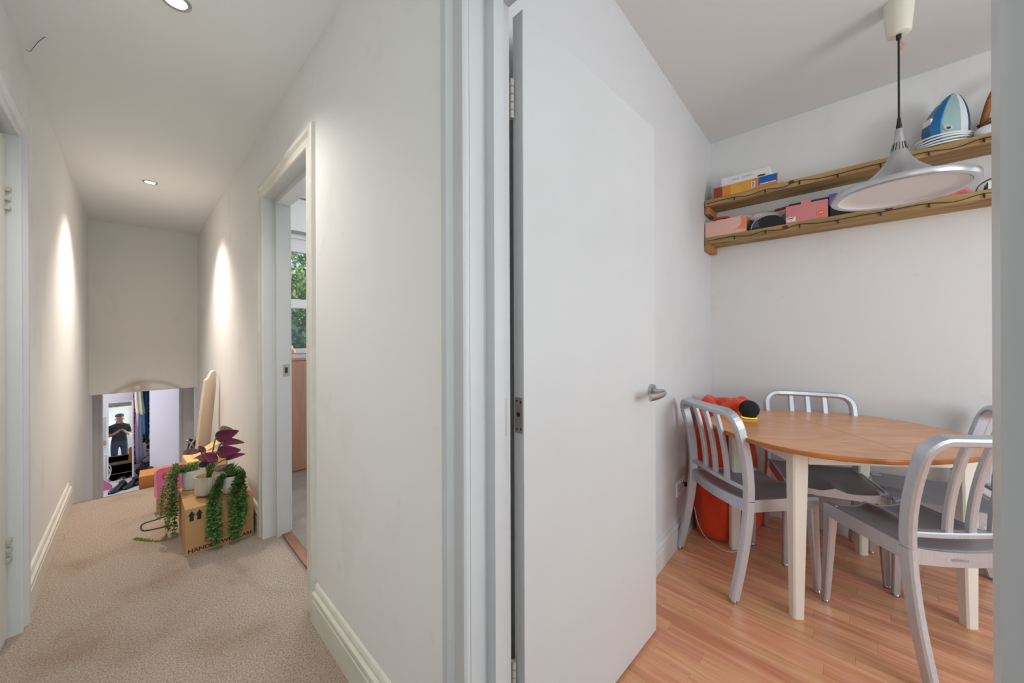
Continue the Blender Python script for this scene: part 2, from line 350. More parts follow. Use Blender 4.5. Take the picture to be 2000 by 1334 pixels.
# bedroom shell: back wall with window opening
WX0, WX1, WZ0, WZ1 = .78, 2.75, 1.0, 2.15
b = nb(); box(b, (XD, 4.05, 0), (3.1, 4.2, WZ0)); box(b, (XD, 4.05, WZ1), (3.1, 4.2, DC+.02)); box(b, (XD, 4.05, WZ0), (WX0, 4.2, WZ1)); box(b, (WX1, 4.05, WZ0), (3.1, 4.2, WZ1))
struct('wall_bedroom_window', b, mat('bedroom_paint', (236, 236, 234), .7))
b = nb(); box(b, (3.0, .95, 0), (3.1, 4.1, DC)); struct('wall_bedroom_side', b, MATS['bedroom_paint'])

# bedroom window
b = nb()
for (x0, x1, z0, z1) in ((WX0, WX1, WZ0, WZ0+.05), (WX0, WX1, WZ1-.13, WZ1), (WX0, WX0+.05, WZ0+.05, WZ1-.13), (WX1-.05, WX1, WZ0+.05, WZ1-.13), (1.72, 1.78, WZ0+.05, WZ1-.13)): box(b, (x0, 4.08, z0), (x1, 4.15, z1), .004)
w1 = struct('window_1', b, M_white)
b = nb(); box(b, (WX0+.05, 4.075, 1.455), (1.72, 4.14, 1.545), .006); link('transom', b, M_white, w1)
b = nb(); box(b, (1.78, 4.075, 1.455), (WX1-.05, 4.14, 1.545), .006); link('transom', b, M_white, w1)
b = nb(); box(b, (WX0-.04, 3.99, WZ0-.03), (WX1+.04, 4.08, WZ0), .006); link('window_sill', b, M_gloss, w1)
gl = bpy.data.materials.new('window_glass'); gl.use_nodes = True; n_ = gl.node_tree; n_.nodes.clear()
o_ = n_.nodes.new('ShaderNodeOutputMaterial'); mx_ = n_.nodes.new('ShaderNodeMixShader'); tr_ = n_.nodes.new('ShaderNodeBsdfTransparent'); gs_ = n_.nodes.new('ShaderNodeBsdfGlossy'); gs_.inputs['Roughness'].default_value = .02
mx_.inputs[0].default_value = .06; n_.links.new(tr_.outputs[0], mx_.inputs[1]); n_.links.new(gs_.outputs[0], mx_.inputs[2]); n_.links.new(mx_.outputs[0], o_.inputs[0])
for (x0, x1) in ((WX0+.05, 1.72), (1.78, WX1-.05)):
    for (z0, z1) in ((WZ0+.05, 1.455), (1.545, WZ1-.13)):
        b = nb(); box(b, (x0, 4.105, z0), (x1, 4.109, z1)); link('pane', b, gl, w1)
bl = thing('roller_blind', 'white roller blind drawn up above the bedroom window', 'blind', (0, 0, 0))
b = nb(); box(b, (WX0-.05, 4.02, 2.215), (WX1+.05, 4.026, 2.53)); link('blind_fabric', b, mat('blind_cloth', (240, 240, 238), .8), bl)
b = nb(); box(b, (WX0-.05, 4.012, 2.19), (WX1+.05, 4.034, 2.215), .004); link('bottom_bar', b, M_grey_ink, bl)
b = nb(); tube(b, [(WX0-.06, 4.025, 2.52), (WX1+.06, 4.025, 2.52)], .022, 12); link('roller', b, M_white, bl)

# stairs: four risers down from the landing edge
b = nb()
for k in range(4):
    z1 = -.1875*(k+1); y0 = 4.0 + .235*k
    if k < 3: box(b, (XL, y0-.02, LOW-.05), (XR, y0+.235, z1), 0)
    box(b, (XL, y0-.02, z1 if k < 3 else LOW), (XR, y0, z1+.1875))
struct('stairs', b, M_carpet)
b = nb()
for k in range(4):
    y0 = 4.0 + .235*k; z = -.1875*k
    tube(b, [(XL, y0-.012, z-.012), (XR, y0-.012, z-.012)], .0135, 10)
struct('stair_nosing', b, M_carpet)

# ---- dining laminate: one object per strip, laid along the hall direction
fl = nb(); box(fl, (XD-.06, -2.45, -.12), (XB+.02, .80, -.006)); floor_d = struct('floor', fl, M_dark)
plank_mesh = {}
wst, nstr = .0615, 0
x = XD-.05; row = 0
while x < XB+.01:
    y = -2.42 - R.random()*.35 if row % 3 == 0 else y_row0 + R.choice((.12, -.14, .19))
    y_row0 = y
    while y < YS(x)+.02:
        L = R.choice((.42, .50, .60, .72)) if y > -1.05 else 1.25
        y1 = min(y+L, YS(x)+.03); y0 = max(y, -2.42); x1 = min(x+wst, XB+.01)
        if y1-y0 > .03 and nstr < 298:
            pb = nb(); g = .00018; hx, hy = (x1-x)/2-g, (y1-y0)/2-g*1.2
            c = .0007
            lo = [pb.verts.new(p) for p in ((-hx, -hy, -.007), (hx, -hy, -.007), (hx, hy, -.007), (-hx, hy, -.007))]
            md_ = [pb.verts.new(p) for p in ((-hx, -hy, -.0007), (hx, -hy, -.0007), (hx, hy, -.0007), (-hx, hy, -.0007))]
            up = [pb.verts.new(p) for p in ((-hx+c, -hy+c, 0), (hx-c, -hy+c, 0), (hx-c, hy-c, 0), (-hx+c, hy-c, 0))]
            for a_, b_ in ((lo, md_), (md_, up)):
                for i in range(4): pb.faces.new((a_[i], a_[(i+1) % 4], b_[(i+1) % 4], b_[i]))
            pb.faces.new(up)
            po = link('plank', pb, M_lam, floor_d); po.location = ((x+x1)/2, (y0+y1)/2, 0); nstr += 1
        y += L
    x += wst; row += 1

# ---- baseboards
b = nb(); mould(b, BASE, (XL, 2.487, 0), (XL, 4.0, 0), (0, 0, 1), (1, 0, 0), 0, 0); struct('baseboard_left', b, M_trim)
b = nb(); mould(b, BASE, (XR, .72, 0), (XR, 1.622, 0), (0, 0, 1), (-1, 0, 0)); struct('baseboard_right', b, M_trim)
b = nb(); mould(b, BASE, (XR, 2.578, 0), (XR, 4.0, 0), (0, 0, 1), (-1, 0, 0)); struct('baseboard_right', b, M_trim)
b = nb(); mould(b, BASE, (.78, YS(.78), 0), (XB, YS(XB), 0), (0, 0, 1), (.037, -.999, 0)); struct('baseboard_dining_side', b, M_gloss)
b = nb(); mould(b, BASE, (XB, -2.4, 0), (XB, YS(XB), 0), (0, 0, 1), (-1, 0, 0)); struct('baseboard_dining_back', b, M_gloss)
b = nb(); mould(b, BASE, (XD, .96, 0), (3.0, .96, 0), (0, 0, 1), (0, 1, 0)); struct('baseboard_bedroom', b, M_gloss)

# ---- door frames (casings, linings, stops)
def casing(name, x, out, y0, y1, zh, m, z0=0.0, sc_=1.0):
    """architrave round an opening in a wall whose face is x, out = +-1; y0<y1 opening"""
    b = nb(); w = .085; CAS_ = [(a, q*sc_) for a, q in CAS]
    mould(b, CAS_, (x, y1, z0), (x, y1, zh), (0, 1, 0), (out, 0, 0), 0, 1)
    mould(b, CAS_, (x, y0, z0), (x, y0, zh), (0, -1, 0), (out, 0, 0), 0, 1)
    mould(b, CAS_, (x, y0, zh), (x, y1, zh), (0, 0, 1), (out, 0, 0), -1, 1)
    return struct(name, b, m)
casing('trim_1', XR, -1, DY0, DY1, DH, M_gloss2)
casing('trim_2', XR, -1, BY0, BY1, DH-.01, M_trim, 0.0, .72)
casing('trim_3', XL, 1, 1.62, 2.40, DH-.02, M_gloss)
casing('trim_4', XD, 1, BY0, BY1, DH-.01, M_trim)
def lining(name, x0, x1, y0, y1, zh, sx0, sx1, m, st=.03):
    b = nb()
    box(b, (x0, y0-.004, 0), (x1, y0+.0015, zh)); box(b, (x0, y1-.0015, 0), (x1, y1+.004, zh)); box(b, (x0, y0+.0015, zh-.0015), (x1, y1-.0015, zh+.006))
    box(b, (sx0, y0, 0), (sx1, y0+st, zh-st)); box(b, (sx0, y1-st, 0), (sx1, y1, zh-st)); box(b, (sx0, y0, zh-st), (sx1, y1, zh))
    return struct(name, b, m)
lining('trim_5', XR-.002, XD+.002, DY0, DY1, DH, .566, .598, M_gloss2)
lining('trim_6', XR-.002, XD+.002, BY0, BY1, DH-.01, .574, XD+.001, M_gloss)
lining('trim_7', XL-.12, XL+.002, 1.62, 2.40, DH-.02, XL-.12, XL-.06, M_gloss, .02)
# lower doorway lining
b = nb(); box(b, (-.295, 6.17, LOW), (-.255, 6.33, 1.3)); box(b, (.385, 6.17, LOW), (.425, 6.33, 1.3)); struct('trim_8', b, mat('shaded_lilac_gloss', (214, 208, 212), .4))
# the return in the stairwell wall each side of the doorway
b = nb(); box(b, (XL, 6.14, LOW), (-.285, 6.2, .575)); box(b, (.425, 6.14, LOW), (XR, 6.2, .575)); struct('trim_9', b, MATS['stair_paint'])
# bedroom threshold strip
b = nb(); box(b, (.598, BY0+.03, 0), (.65, BY1-.03, .008), .003); struct('threshold', b, M_thresh)
# dining doorway threshold bar
b = nb(); box(b, (.588, DY0, 0), (.63, DY1, .006), .002); struct('threshold', b, M_chrome)

# ---- door leaves
def butt_hinge(parent, x, y, z, m, L=.1, r=.0065, n=5, face=None):
    h = nb(); seg = L/n
    for k in range(n): tube(h, [(x, y, z-L/2+seg*k+.0008), (x, y, z-L/2+seg*(k+1)-.0008)], r, 10)
    ho = link('hinge', h, m, parent)
    return ho
dlen = .750; dx0, dy0 = .671, .606; dang = math.atan2(-.020, .75)
d1 = thing('door_1', None, None, (dx0, dy0, 0), dang); d1['kind'] = 'structure'
b = nb(); box(b, (0, 0, .012), (dlen, .036, 1.984), .002)
link('door_leaf', b, mat('white_door_paint', (216, 217, 218), .38, noise_amt=.012, nscale=5), d1)
butt_hinge(d1, -.010, .030, 1.768, M_hinge); butt_hinge(d1, -.010, .030, .30, M_hinge)
b = nb(); box(b, (-.0015, .004, .925), (0, .030, 1.015)); pl = link('lock_plate', b, mat('worn_steel', (176, 166, 156), .4, .7), d1)
b = nb()
for yy, zz, rr in ((.010, 1.004, .0028), (.024, 1.006, .0028), (.010, .936, .0028), (.024, .934, .0028), (.018, .972, .006)):
    tube(b, [(-.0022, yy, zz), (-.0014, yy, zz)], rr, 10)
link('screw_hole', b, M_black, pl)
# lever handle
hd = nb()
hx, hz = dlen-.04, .957
tube(hd, [(hx, -.001, hz), (hx, -.010, hz)], .0255, 24)
ro = link('handle_rose', hd, M_chrome, d1, 'auto')
hb = nb()
pth = smoothpath([(hx, -.008, hz), (hx, -.034, hz), (hx-.004, -.052, hz), (hx-.026, -.061, hz-.001), (hx-.07, -.062, hz-.004), (hx-.130, -.056, hz-.004)], 5)
nn = len(pth)
def hs(i):
    t = i/(nn-1); w = .020 + .010*max(0, (t-.45)/.55); h = .017 - .004*t
    return [(w/2*math.cos(2*PI*k/12), h/2*math.sin(2*PI*k/12)) for k in range(12)]
sweep(hb, pth, hs, (0, 0, 1)); link('lever_handle', hb, M_chrome, d1, 'auto')
# keep plate on the frame (hinge side)
b = nb(); box(b, (.616, DY1-.0030, .925), (.632, DY1-.0014, 1.015)); struct('trim_10', b, M_hinge)

d2 = nb(); box(d2, (XL-.06, 1.625, .01), (XL-.02, 2.393, DH-.045), .002); d2o = struct('door_2', d2, mat('grey_white_door_paint', (222, 223, 214), .4, noise_amt=.02, nscale=4))
for zc in (1.71, .345):
    h = nb()
    for k in range(3): box(h, (XL-.0215, 2.375, zc-.045+.036*k), (XL-.006, 2.398, zc-.027+.036*k), .002)
    link('hinge', h, M_hinge, d2o)
# bedroom doorway keep plate
kp = nb(); box(kp, (.606, BY1-.0315, .935), (.640, BY1-.0295, 1.005)); kpo = struct('trim_11', kp, mat('nickel', (186, 180, 160), .35, .8))
b = nb(); box(b, (.616, BY1-.0325, .955), (.630, BY1-.0315, .988)); link('latch_hole', b, M_dark, kpo)
# open bedroom door at the foot of the stairs
la = math.radians(180-70)
d4 = thing('door_3', None, None, (.392, 6.31, LOW), math.radians(110)); d4['kind'] = 'structure'
b = nb(); box(b, (0.0, -.036, .01), (.745, 0, 1.98), .002); link('door_leaf', b, mat('lilac_door_paint', (222, 216, 226), .5), d4)
butt_hinge(d4, -.008, .004, 1.12, MATS['worn_steel']); butt_hinge(d4, -.008, .004, .3, MATS['worn_steel'])

# ---- recessed downlights
LENS = mat('lamp_lens', (255, 246, 230), .4, emit=(255, 244, 225), estr=14)
for (dx, dy, lab) in ((.086, 3.985, 'small round chrome recessed downlight over the far end of the hall'), (.105, 1.77, 'round chrome recessed downlight nearest the camera, cut by the top of the picture'), (.10, -.45, 'unseen round chrome recessed downlight added behind the camera as hall fill')):
    t = thing('recessed_downlight', lab, 'ceiling light', (dx, dy, HC), 0, 'recessed hall downlights')
    b = nb(); lathe(b, [(.030, -.001), (.031, -.004), (.036, -.007), (.042, -.005), (.044, 0)], 28); link('trim_ring', b, M_chrome, t, True)
    b = nb(); lathe(b, [(.0002, -.0035), (.030, -.0035), (.030, -.001)], 24); link('lens', b, LENS, t, True)
downlight_lamp(.086, 3.985, HC-.03, 122, 106, 1.0, (1.0, .90, .80)); downlight_lamp(.105, 1.77, HC-.03, 40, 124, 1.0, (1.0, .95, .90)); downlight_lamp(.10, -.45, HC-.03, 8, 118, .75, (1.0, .95, .90))  # last one is an unseen lamp added to fill the near hall

# cobweb wisp on the hall ceiling
b = nb()
cw = smoothpath([(-.313, 2.515, HC-.002), (-.300, 2.50, HC-.010), (-.288, 2.47, HC-.004), (-.268, 2.40, HC-.008), (-.250, 2.36, HC-.003), (-.244, 2.345, HC-.008)], 4)
tube(b, cw, .0011, 5); tag(link('cobweb', b, mat('dust', (110, 108, 104), .9)), 'thin dark wisp of cobweb stuck to the hall ceiling by the left wall', 'cobweb')

# ================================================================== dining furniture
# ---- aluminium chairs
def fpost(z):   # back-post line (local y) against height
    ks = [(0, -.214), (.06, -.198), (.12, -.183), (.18, -.169), (.24, -.157), (.30, -.147), (.36, -.139), (.42, -.133), (.48, -.131), (.55, -.135), (.62, -.144), (.69, -.158), (.76, -.177), (.84, -.203)]
    for (z0, y0), (z1, y1) in zip(ks, ks[1:]):
        if z <= z1: t = (z-z0)/(z1-z0); return y0+(y1-y0)*t
    return ks[-1][1]
def seat_z(x, y):
    fx = max(0, 1-(abs(x)/.188)**3.0); fy = min(1, max(0, (y+.115)/.08))
    hump = math.exp(-(x/.030)**2)*min(1, max(0, (y-.02)/.14))
    dip = .022*fx*(1-.80*hump)*(.35+.65*fy)
    return .437 - dip - .004*max(0, (y-.16)/.06)
def make_chair():
    t = thing('aluminium_chair', '-', 'chair')
    WP, DP = .030, .045
    for sx in (-1, 1):
        b = nb(); pts = [(sx*(.206-.005*min(1, z/.44)), fpost(z), z) for z in [.018+.042*k for k in range(11)]]
        sweep(b, pts, lambda i: rsec(DP*(.86+.14*i/10), WP, .006), (0, 1, 0)); lg = link('leg', b, M_alu, t)
        g = nb(); lathe(g, [(.0002, 0), (.013, 0), (.0135, .004), (.013, .012), (.011, .020), (.0002, .020)], 14, (sx*.206, fpost(0)+.002, 0)); link('glide', g, M_chrome, lg, True)
        b = nb(); x1, y1, x0, y0 = sx*.192, .212, sx*.180, .199
        sweep(b, [(x1, y1, .014), (x0+(x1-x0)*.4, y0+(y1-y0)*.4, .22), (x0, y0, .384), (x0, y0, .434)], lambda i: rsec((.028, .034, .040, .040)[i], (.026, .031, .036, .036)[i], .005), (0, 1, 0)); lg = link('leg', b, M_alu, t)
        g = nb(); lathe(g, [(.0002, 0), (.013, 0), (.0135, .004), (.012, .016), (.0002, .016)], 14, (x1, y1, 0)); link('glide', g, M_chrome, lg, True)
    b = nb(); zt, rc, xs = .822, .062, .201
    L = [(-xs, fpost(z), z) for z in (.44, .50, .56, .62, .68, .72, zt-rc)]
    A = [(-xs+rc-rc*math.cos(a), fpost(zt-rc+rc*math.sin(a)), zt-rc+rc*math.sin(a)) for a in [PI/2*k/7 for k in range(1, 8)]]
    mid = [(-xs+rc+(xs-rc)*2*k/4, fpost(zt)-.010*math.sin(PI*k/4), zt) for k in range(1, 4)]
    left = L + A; right = [(-p[0], p[1], p[2]) for p in left[::-1]]
    pts = left + mid + right
    sweep(b, pts, rsec(DP, WP, .007), lambda i: (0, 1, .22)); link('back_frame', b, M_alu, t)
    b = nb(); n = 9
    pr = [(-.192+.384*k/(n-1), fpost(.487)-.014*(1-((k-4)/4)**2), .487) for k in range(n)]
    sweep(b, pr, rsec(.030, .020, .004), (0, 1, 0)); link('back_rail', b, M_alu, t)
    for k in (-1, 0, 1):
        b = nb(); zs = [.492+.0525*j for j in range(7)]; xk = .078*k
        bow = lambda z: -.012*(1-(xk/.19)**2)*(1-abs(z-.487)/.32*.2)
        sweep(b, [(xk*(1+.0*j), fpost(z)+bow(z), z) for j, z in enumerate(zs)], rsec(.020, .026, .004), (0, 1, 0)); link('slat', b, M_alu, t)
    # seat
    b = nb(); nx, ny = 24, 18
    def P(i, j):
        x = -.190+.380*i/nx; yb = -.127-.022*(1-(x/.19)**2); yf = .222+.004*(1-(x/.19)**2); y = yb+(yf-yb)*j/ny
        return x, y
    top = [[b.verts.new((*P(i, j), seat_z(*P(i, j)))) for j in range(ny+1)] for i in range(nx+1)]
    bot = [[b.verts.new((*P(i, j), seat_z(*P(i, j))-.007)) for j in range(ny+1)] for i in range(nx+1)]
    for i in range(nx):
        for j in range(ny):
            b.faces.new((top[i][j], top[i+1][j], top[i+1][j+1], top[i][j+1])); b.faces.new((bot[i][j], bot[i][j+1], bot[i+1][j+1], bot[i+1][j]))
    for i in range(nx):
        b.faces.new((top[i][0], bot[i][0], bot[i+1][0], top[i+1][0])); b.faces.new((top[i][ny], top[i+1][ny], bot[i+1][ny], bot[i][ny]))
    for j in range(ny):
        b.faces.new((top[0][j], top[0][j+1], bot[0][j+1], bot[0][j])); b.faces.new((top[nx][j], bot[nx][j], bot[nx][j+1], top[nx][j+1]))
    link('seat', b, mat('brushed_aluminium_seat', (172, 173, 180), .5, .92, bump=.05, bscale=60, stretch=(3, 30, 3), noise_amt=.08, nscale=10), t, True)
    # aprons
    def apron(name, pts, zb, out):
        b = nb(); n = len(pts); th = .010
        r = []
        for i, (x, y) in enumerate(pts):
            ox, oy = out(i); zt = seat_z(x, y)+.0015 if name != 'seat_side_rail' else .438
            r.append([b.verts.new(q) for q in ((x, y, zb), (x+ox*th, y+oy*th, zb), (x+ox*th, y+oy*th, zt), (x, y, zt))])
        for i in range(n-1):
            for k in range(4): b.faces.new((r[i][k], r[i][(k+1) % 4], r[i+1][(k+1) % 4], r[i+1][k]))
        b.faces.new(r[0][::-1]); b.faces.new(r[-1]); return link(name, b, M_alu, t)
    N = 17
    apron('front_rail', [(-.166+.332*k/(N-1), .222+.004*(1-((k-8)/8)**2)) for k in range(N)], .386, lambda i: (0, .6))
    apron('rear_rail', [(-.188+.376*k/(N-1), -.126-.024*(1-((k-8)/8)**2)) for k in range(N)], .382, lambda i: (0, -1))
    for sx in (-1, 1): apron('seat_side_rail', [(sx*.188, -.124), (sx*.188, 0), (sx*.188, .1), (sx*.188, .206)], .384, lambda i: (sx, 0))
    return t
proto = make_chair()
CH = [((2.106, .432), (.771, -.637), 'silver aluminium dining chair with its back to the white open door and orange bag'),
      ((2.552, .170), (-.946, -.323), 'silver aluminium dining chair standing between the table and the shelf wall'),
      ((2.082, -.166), (.725, .689), 'silver aluminium dining chair nearest the camera, cut by the right-hand door edge'),
      ((2.590, -.278), (-.19, .98), 'silver aluminium dining chair at the far right end of the table, mostly hidden')]
chairs = []
for i, (p, f, lab) in enumerate(CH):
    o = proto if i == 0 else copy_tree(proto)
    o.location = (p[0], p[1], 0); o.rotation_euler = (0, 0, math.atan2(f[1], f[0])-PI/2); o['label'] = lab; o['group'] = 'aluminium chairs round the oval table'; chairs.append(o)
text_obj('maker_mark', 'emeco', .019, frameM((-.055, -.1605, .408), (1, -.11, 0), (0, 0, 1)), M_grey_ink, chairs[2], .0002)

# ---- table
tb = thing('dining_table', 'rounded oval dining table with honey-coloured wooden top and cream tapered legs', 'table', (2.302, .102, 0), -.885)
def supere(a, c, e, n=96):
    out = []
    for k in range(n):
        t = 2*PI*(k+.5)/n; ct, s_ = math.cos(t), math.sin(t)
        out.append((a*math.copysign(abs(ct)**(2/e), ct), c*math.copysign(abs(s_)**(2/e), s_)))
    return out
rot = .20
SE = [(u*math.cos(rot)-v*math.sin(rot), u*math.sin(rot)+v*math.cos(rot)) for u, v in supere(.525, .430, 2.42, 144)]
def half(sgn, gap=.0008):
    P = []; n = len(SE)
    for i in range(n):
        p, q = SE[i], SE[(i+1) % n]
        if sgn*p[0] > gap: P.append(p)
        if (sgn*p[0]-gap)*(sgn*q[0]-gap) < 0:
            t = (sgn*gap-p[0])/(q[0]-p[0]); P.append((sgn*gap, p[1]+(q[1]-p[1])*t))
    return P
for sgn in (-1, 1):
    b = nb(); P = half(sgn); cx = sum(p[0] for p in P)/len(P); cy = sum(p[1] for p in P)/len(P)
    def ring(k, z):
        return [b.verts.new((p[0]*k if abs(p[0]) > .002 else p[0], p[1]*k, z)) for p in P]
    rs = [ring(.985, .702), ring(.998, .7055), ring(1, .711), ring(1, .717), ring(.997, .7205), ring(.992, .722)]
    n = len(P)
    for r0, r1 in zip(rs, rs[1:]):
        for i in range(n): f = b.faces.new((r0[i], r0[(i+1) % n], r1[(i+1) % n], r1[i])); f.material_index = 1
    b.faces.new(rs[0][::-1]).material_index = 1; b.faces.new(rs[-1])
    link('tabletop_leaf', b, [M_beech, M_beech_edge], tb)
for sx in (-1, 1):
    for sy in (-1, 1):
        b = nb(); u0, v0 = sx*.318, sy*.238
        r0 = [(u0-.030, v0-.026), (u0+.030, v0-.026), (u0+.030, v0+.026), (u0-.030, v0+.026)]
        ub, vb_ = u0+sx*.008, v0+sy*.006
        r1 = [(ub-.021, vb_-.019), (ub+.021, vb_-.019), (ub+.021, vb_+.019), (ub-.021, vb_+.019)]
        rr = []
        for (rg, z) in ((r1, 0), (r0, .60), (r0, .7015)):
            ch = .006; pts = []
            for i in range(4):
                p, q, pr_ = V(rg[i]), V(rg[(i+1) % 4]), V(rg[i-1])
                pts += [p+(pr_-p).normalized()*ch, p+(q-p).normalized()*ch]
            rr.append([b.verts.new((p.x, p.y, z)) for p in pts])
        for a_, c_ in zip(rr, rr[1:]):
            for i in range(8): b.faces.new((a_[i], a_[(i+1) % 8], c_[(i+1) % 8], c_[i]))
        b.faces.new(rr[0][::-1]); b.faces.new(rr[-1]); link('leg', b, M_cream, tb)
for (lo, hi) in (((-.288, -.262, .638), (.288, -.244, .7018)), ((-.288, .244, .638), (.288, .262, .7018)), ((-.345, -.212, .638), (-.326, .212, .7018)), ((.326, -.212, .638), (.345, .212, .7018))):
    b = nb(); box(b, lo, hi, .001); link('apron', b, M_cream, tb)

# ---- smart speaker
sp = thing('smart_speaker', 'small black fabric ball speaker with glowing yellow ring on the table', 'speaker', (2.291, .439, .722))
b = nb(); prof = [(.0002, .001), (.030, .001), (.033, .004)] + [(.048*math.sin(a), .049-.048*math.cos(a)) for a in [.80+ (PI-.80)*k/14 for k in range(14)]] + [(.0004, .097)]
lathe(b, prof, 36); link('fabric_shell', b, mat('speaker_fabric', (38, 38, 44), .95, bump=.4, bscale=900), sp, True)
b = nb(); lathe(b, [(.0335, .0035), (.0362, .0045), (.0366, .007), (.0348, .0095)], 36); link('light_ring', b, mat('yellow_ring', (240, 190, 40), .4, emit=(255, 190, 40), estr=1.3), sp, True)

# ---- pendant lamp
lp = thing('pendant_lamp', 'trumpet-shaped silver pendant lamp on black cord over the dining table', 'lamp', (2.20, -.112, 0))
b = nb(); lathe(b, [(.191, 1.7545), (.194, 1.752), (.211, 1.752), (.2145, 1.7555), (.2145, 1.7745), (.2125, 1.778), (.196, 1.7815), (.168, 1.789), (.135, 1.803), (.112, 1.816), (.094, 1.829), (.070, 1.852), (.056, 1.868), (.046, 1.882), (.036, 1.900), (.0285, 1.918), (.0225, 1.938), (.0178, 1.962), (.0145, 1.99), (.0125, 2.018), (.011, 2.022), (.0005, 2.022)], 72)
link('shade', b, M_alu2, lp, True)
b = nb(); lathe(b, [(.1905, 1.7535), (.186, 1.764), (.150, 1.766), (.0003, 1.767)], 64); link('diffuser', b, mat('opal_diffuser', (228, 226, 226), .55), lp, True)
b = nb()
for k in range(14):
    a = 2*PI*k/14
    p0 = (math.cos(a)*.0248, math.sin(a)*.0248, 1.930); p1 = (math.cos(a)*.0178, math.sin(a)*.0178, 1.963)
    sweep(b, [p0, p1], rsec(.002, .0022, .0004), (math.cos(a), math.sin(a), 0))
link('vent_slot', b, M_black, lp)
b = nb(); tube(b, [(0, 0, 2.06), (.001, .0, 2.2), (-.0005, .0, 2.3), (0, 0, 2.412)], .0034, 8); link('cord', b, M_black, lp)
b = nb(); lathe(b, [(.0003, 2.020), (.0085, 2.020), (.0092, 2.032), (.007, 2.05), (.0055, 2.064), (.0035, 2.07), (.0003, 2.07)], 14); link('cord_gland', b, M_black, lp, True)
b = nb(); lathe(b, [(.0003, 2.412), (.033, 2.412), (.0365, 2.416), (.0382, 2.424), (.0475, 2.543), (.0482, DC-.0005), (.0003, DC-.0005)], 40); link('ceiling_rose', b, mat('cream_plastic', (232, 226, 210), .45), lp, True)
b = nb(); lathe(b, [(.0003, 2.392), (.007, 2.392), (.0085, 2.398), (.007, 2.402), (.0085, 2.406), (.0085, 2.412), (.0003, 2.412)], 12); link('grommet', b, M_black, lp, True)
b = nb(); pts = smoothpath([(.0, .0, 2.388), (.006, -.010, 2.383), (.009, -.013, 2.368), (.005, -.008, 2.355), (0, .002, 2.358)], 4); sweep(b, pts, rsec(.010, .002, .0005), (0, 0, 1)); link('tape_tie', b, mat('tan_tape', (190, 150, 120), .7), lp)

# ---- orange bag in the corner
M_orange = mat('orange_fabric', (232, 66, 22), .62, noise_amt=.06, nscale=5, bump=.25, bscale=9, sheen=.2)
ob = thing('orange_sack', 'tall slumped orange fabric sack standing in the corner behind the table', 'bag', (2.530, .592, 0), -.20)
b = nb(); levels = [(.0, .84, 0), (.012, .98, 0), (.05, 1.04, 0), (.12, 1.05, 0), (.2, 1.02, .004), (.3, .97, .006), (.4, .95, .008), (.5, .92, .010), (.58, .90, .012), (.66, .86, .012), (.71, .80, .014), (.745, .62, .016), (.765, .35, .02), (.77, .12, .02)]
rings = []; nseg = 56
for z, k, dx_ in levels:
    ring = []
    for i in range(nseg):
        a = 2*PI*i/nseg; ca, sa = math.cos(a), math.sin(a)
        r_ = (abs(ca)**2.5+abs(sa)**2.5)**(-1/2.5)
        w = .258*k*r_*ca; d = .132*k*r_*sa
        nz = noise.noise(V((ca*2.1, sa*2.1, z*4.0)))*.018 + .007*math.sin(9*a+z*22+3*noise.noise(V((ca, sa, z*3)))) + .004*math.sin(17*a-z*31)
        m_ = 1+nz/.17*(.25+min(1, z*5)*.75)
        ring.append(b.verts.new((w*m_-dx_*4, min(d*m_, .14)+dx_*.3, z + .006*math.sin(5*a)*(z > .1) + (0.02*ca*z))))
    rings.append(ring)
for r0, r1 in zip(rings, rings[1:]):
    for i in range(nseg): b.faces.new((r0[i], r0[(i+1) % nseg], r1[(i+1) % nseg], r1[i]))
b.faces.new(rings[0][::-1]); b.faces.new(rings[-1]); link('body', b, M_orange, ob, True)
b = nb()
fp = smoothpath([(-.21, -.05, .715), (-.17, -.09, .765), (-.11, -.10, .775), (-.04, -.085, .755), (.02, -.075, .77), (.06, -.05, .745), (.07, .02, .73), (.0, .06, .75), (-.10, .06, .77), (-.19, .03, .765)], 5, True)
tube(b, fp, lambda i: .033+.005*math.sin(i*.30)+.002*math.sin(i*1.1), 14, closed=True)
for v in b.verts: v.co += V((noise.noise(v.co*16), noise.noise(v.co*16+V((9, 0, 0))), noise.noise(v.co*13+V((0, 7, 0)))))*.011
link('folded_neck', b, M_orange, ob, True)

# ---- socket and cable
so_ = thing('wall_socket', 'white double wall socket low on the wall behind the left chair', 'socket', (2.165, YS(2.165), .305), math.atan2(.037, 1))
b = nb(); box(b, (-.073, -.009, -.043), (.073, 0, .043), .003); link('faceplate', b, M_white, so_)
for ux in (-.036, .036):
    for (px_, pz_) in ((0, .012), (-.011, -.01), (.011, -.01)):
        b = nb(); box(b, (ux+px_-.003, -.0096, pz_-.004), (ux+px_+.003, -.0088, pz_+.004)); link('pin_hole', b, M_black, so_)
for ux in (-.02, .02):
    b = nb(); box(b, (ux-.006, -.013, .024), (ux+.006, -.008, .036), .001); link('switch', b, M_white, so_)
b = nb(); box(b, (.048, -.040, -.012), (.058, -.009, .012), .002); link('plug', b, M_black, so_)
b = nb(); cpt = smoothpath([(2.262, .708, .17), (2.268, .690, .08), (2.275, .655, .012), (2.245, .600, .003), (2.215, .545, .003), (2.235, .50, .003), (2.30, .475, .003), (2.345, .465, .003), (2.36, .452, .004), (2.40, .445, .02), (2.43, .44, .1), (2.44, .438, .2)], 6)
tube(b, cpt, .0021, 6); tag(link('charging_cable', b, M_white), 'thin white cable looped on the floor in front of the orange sack', 'cable')

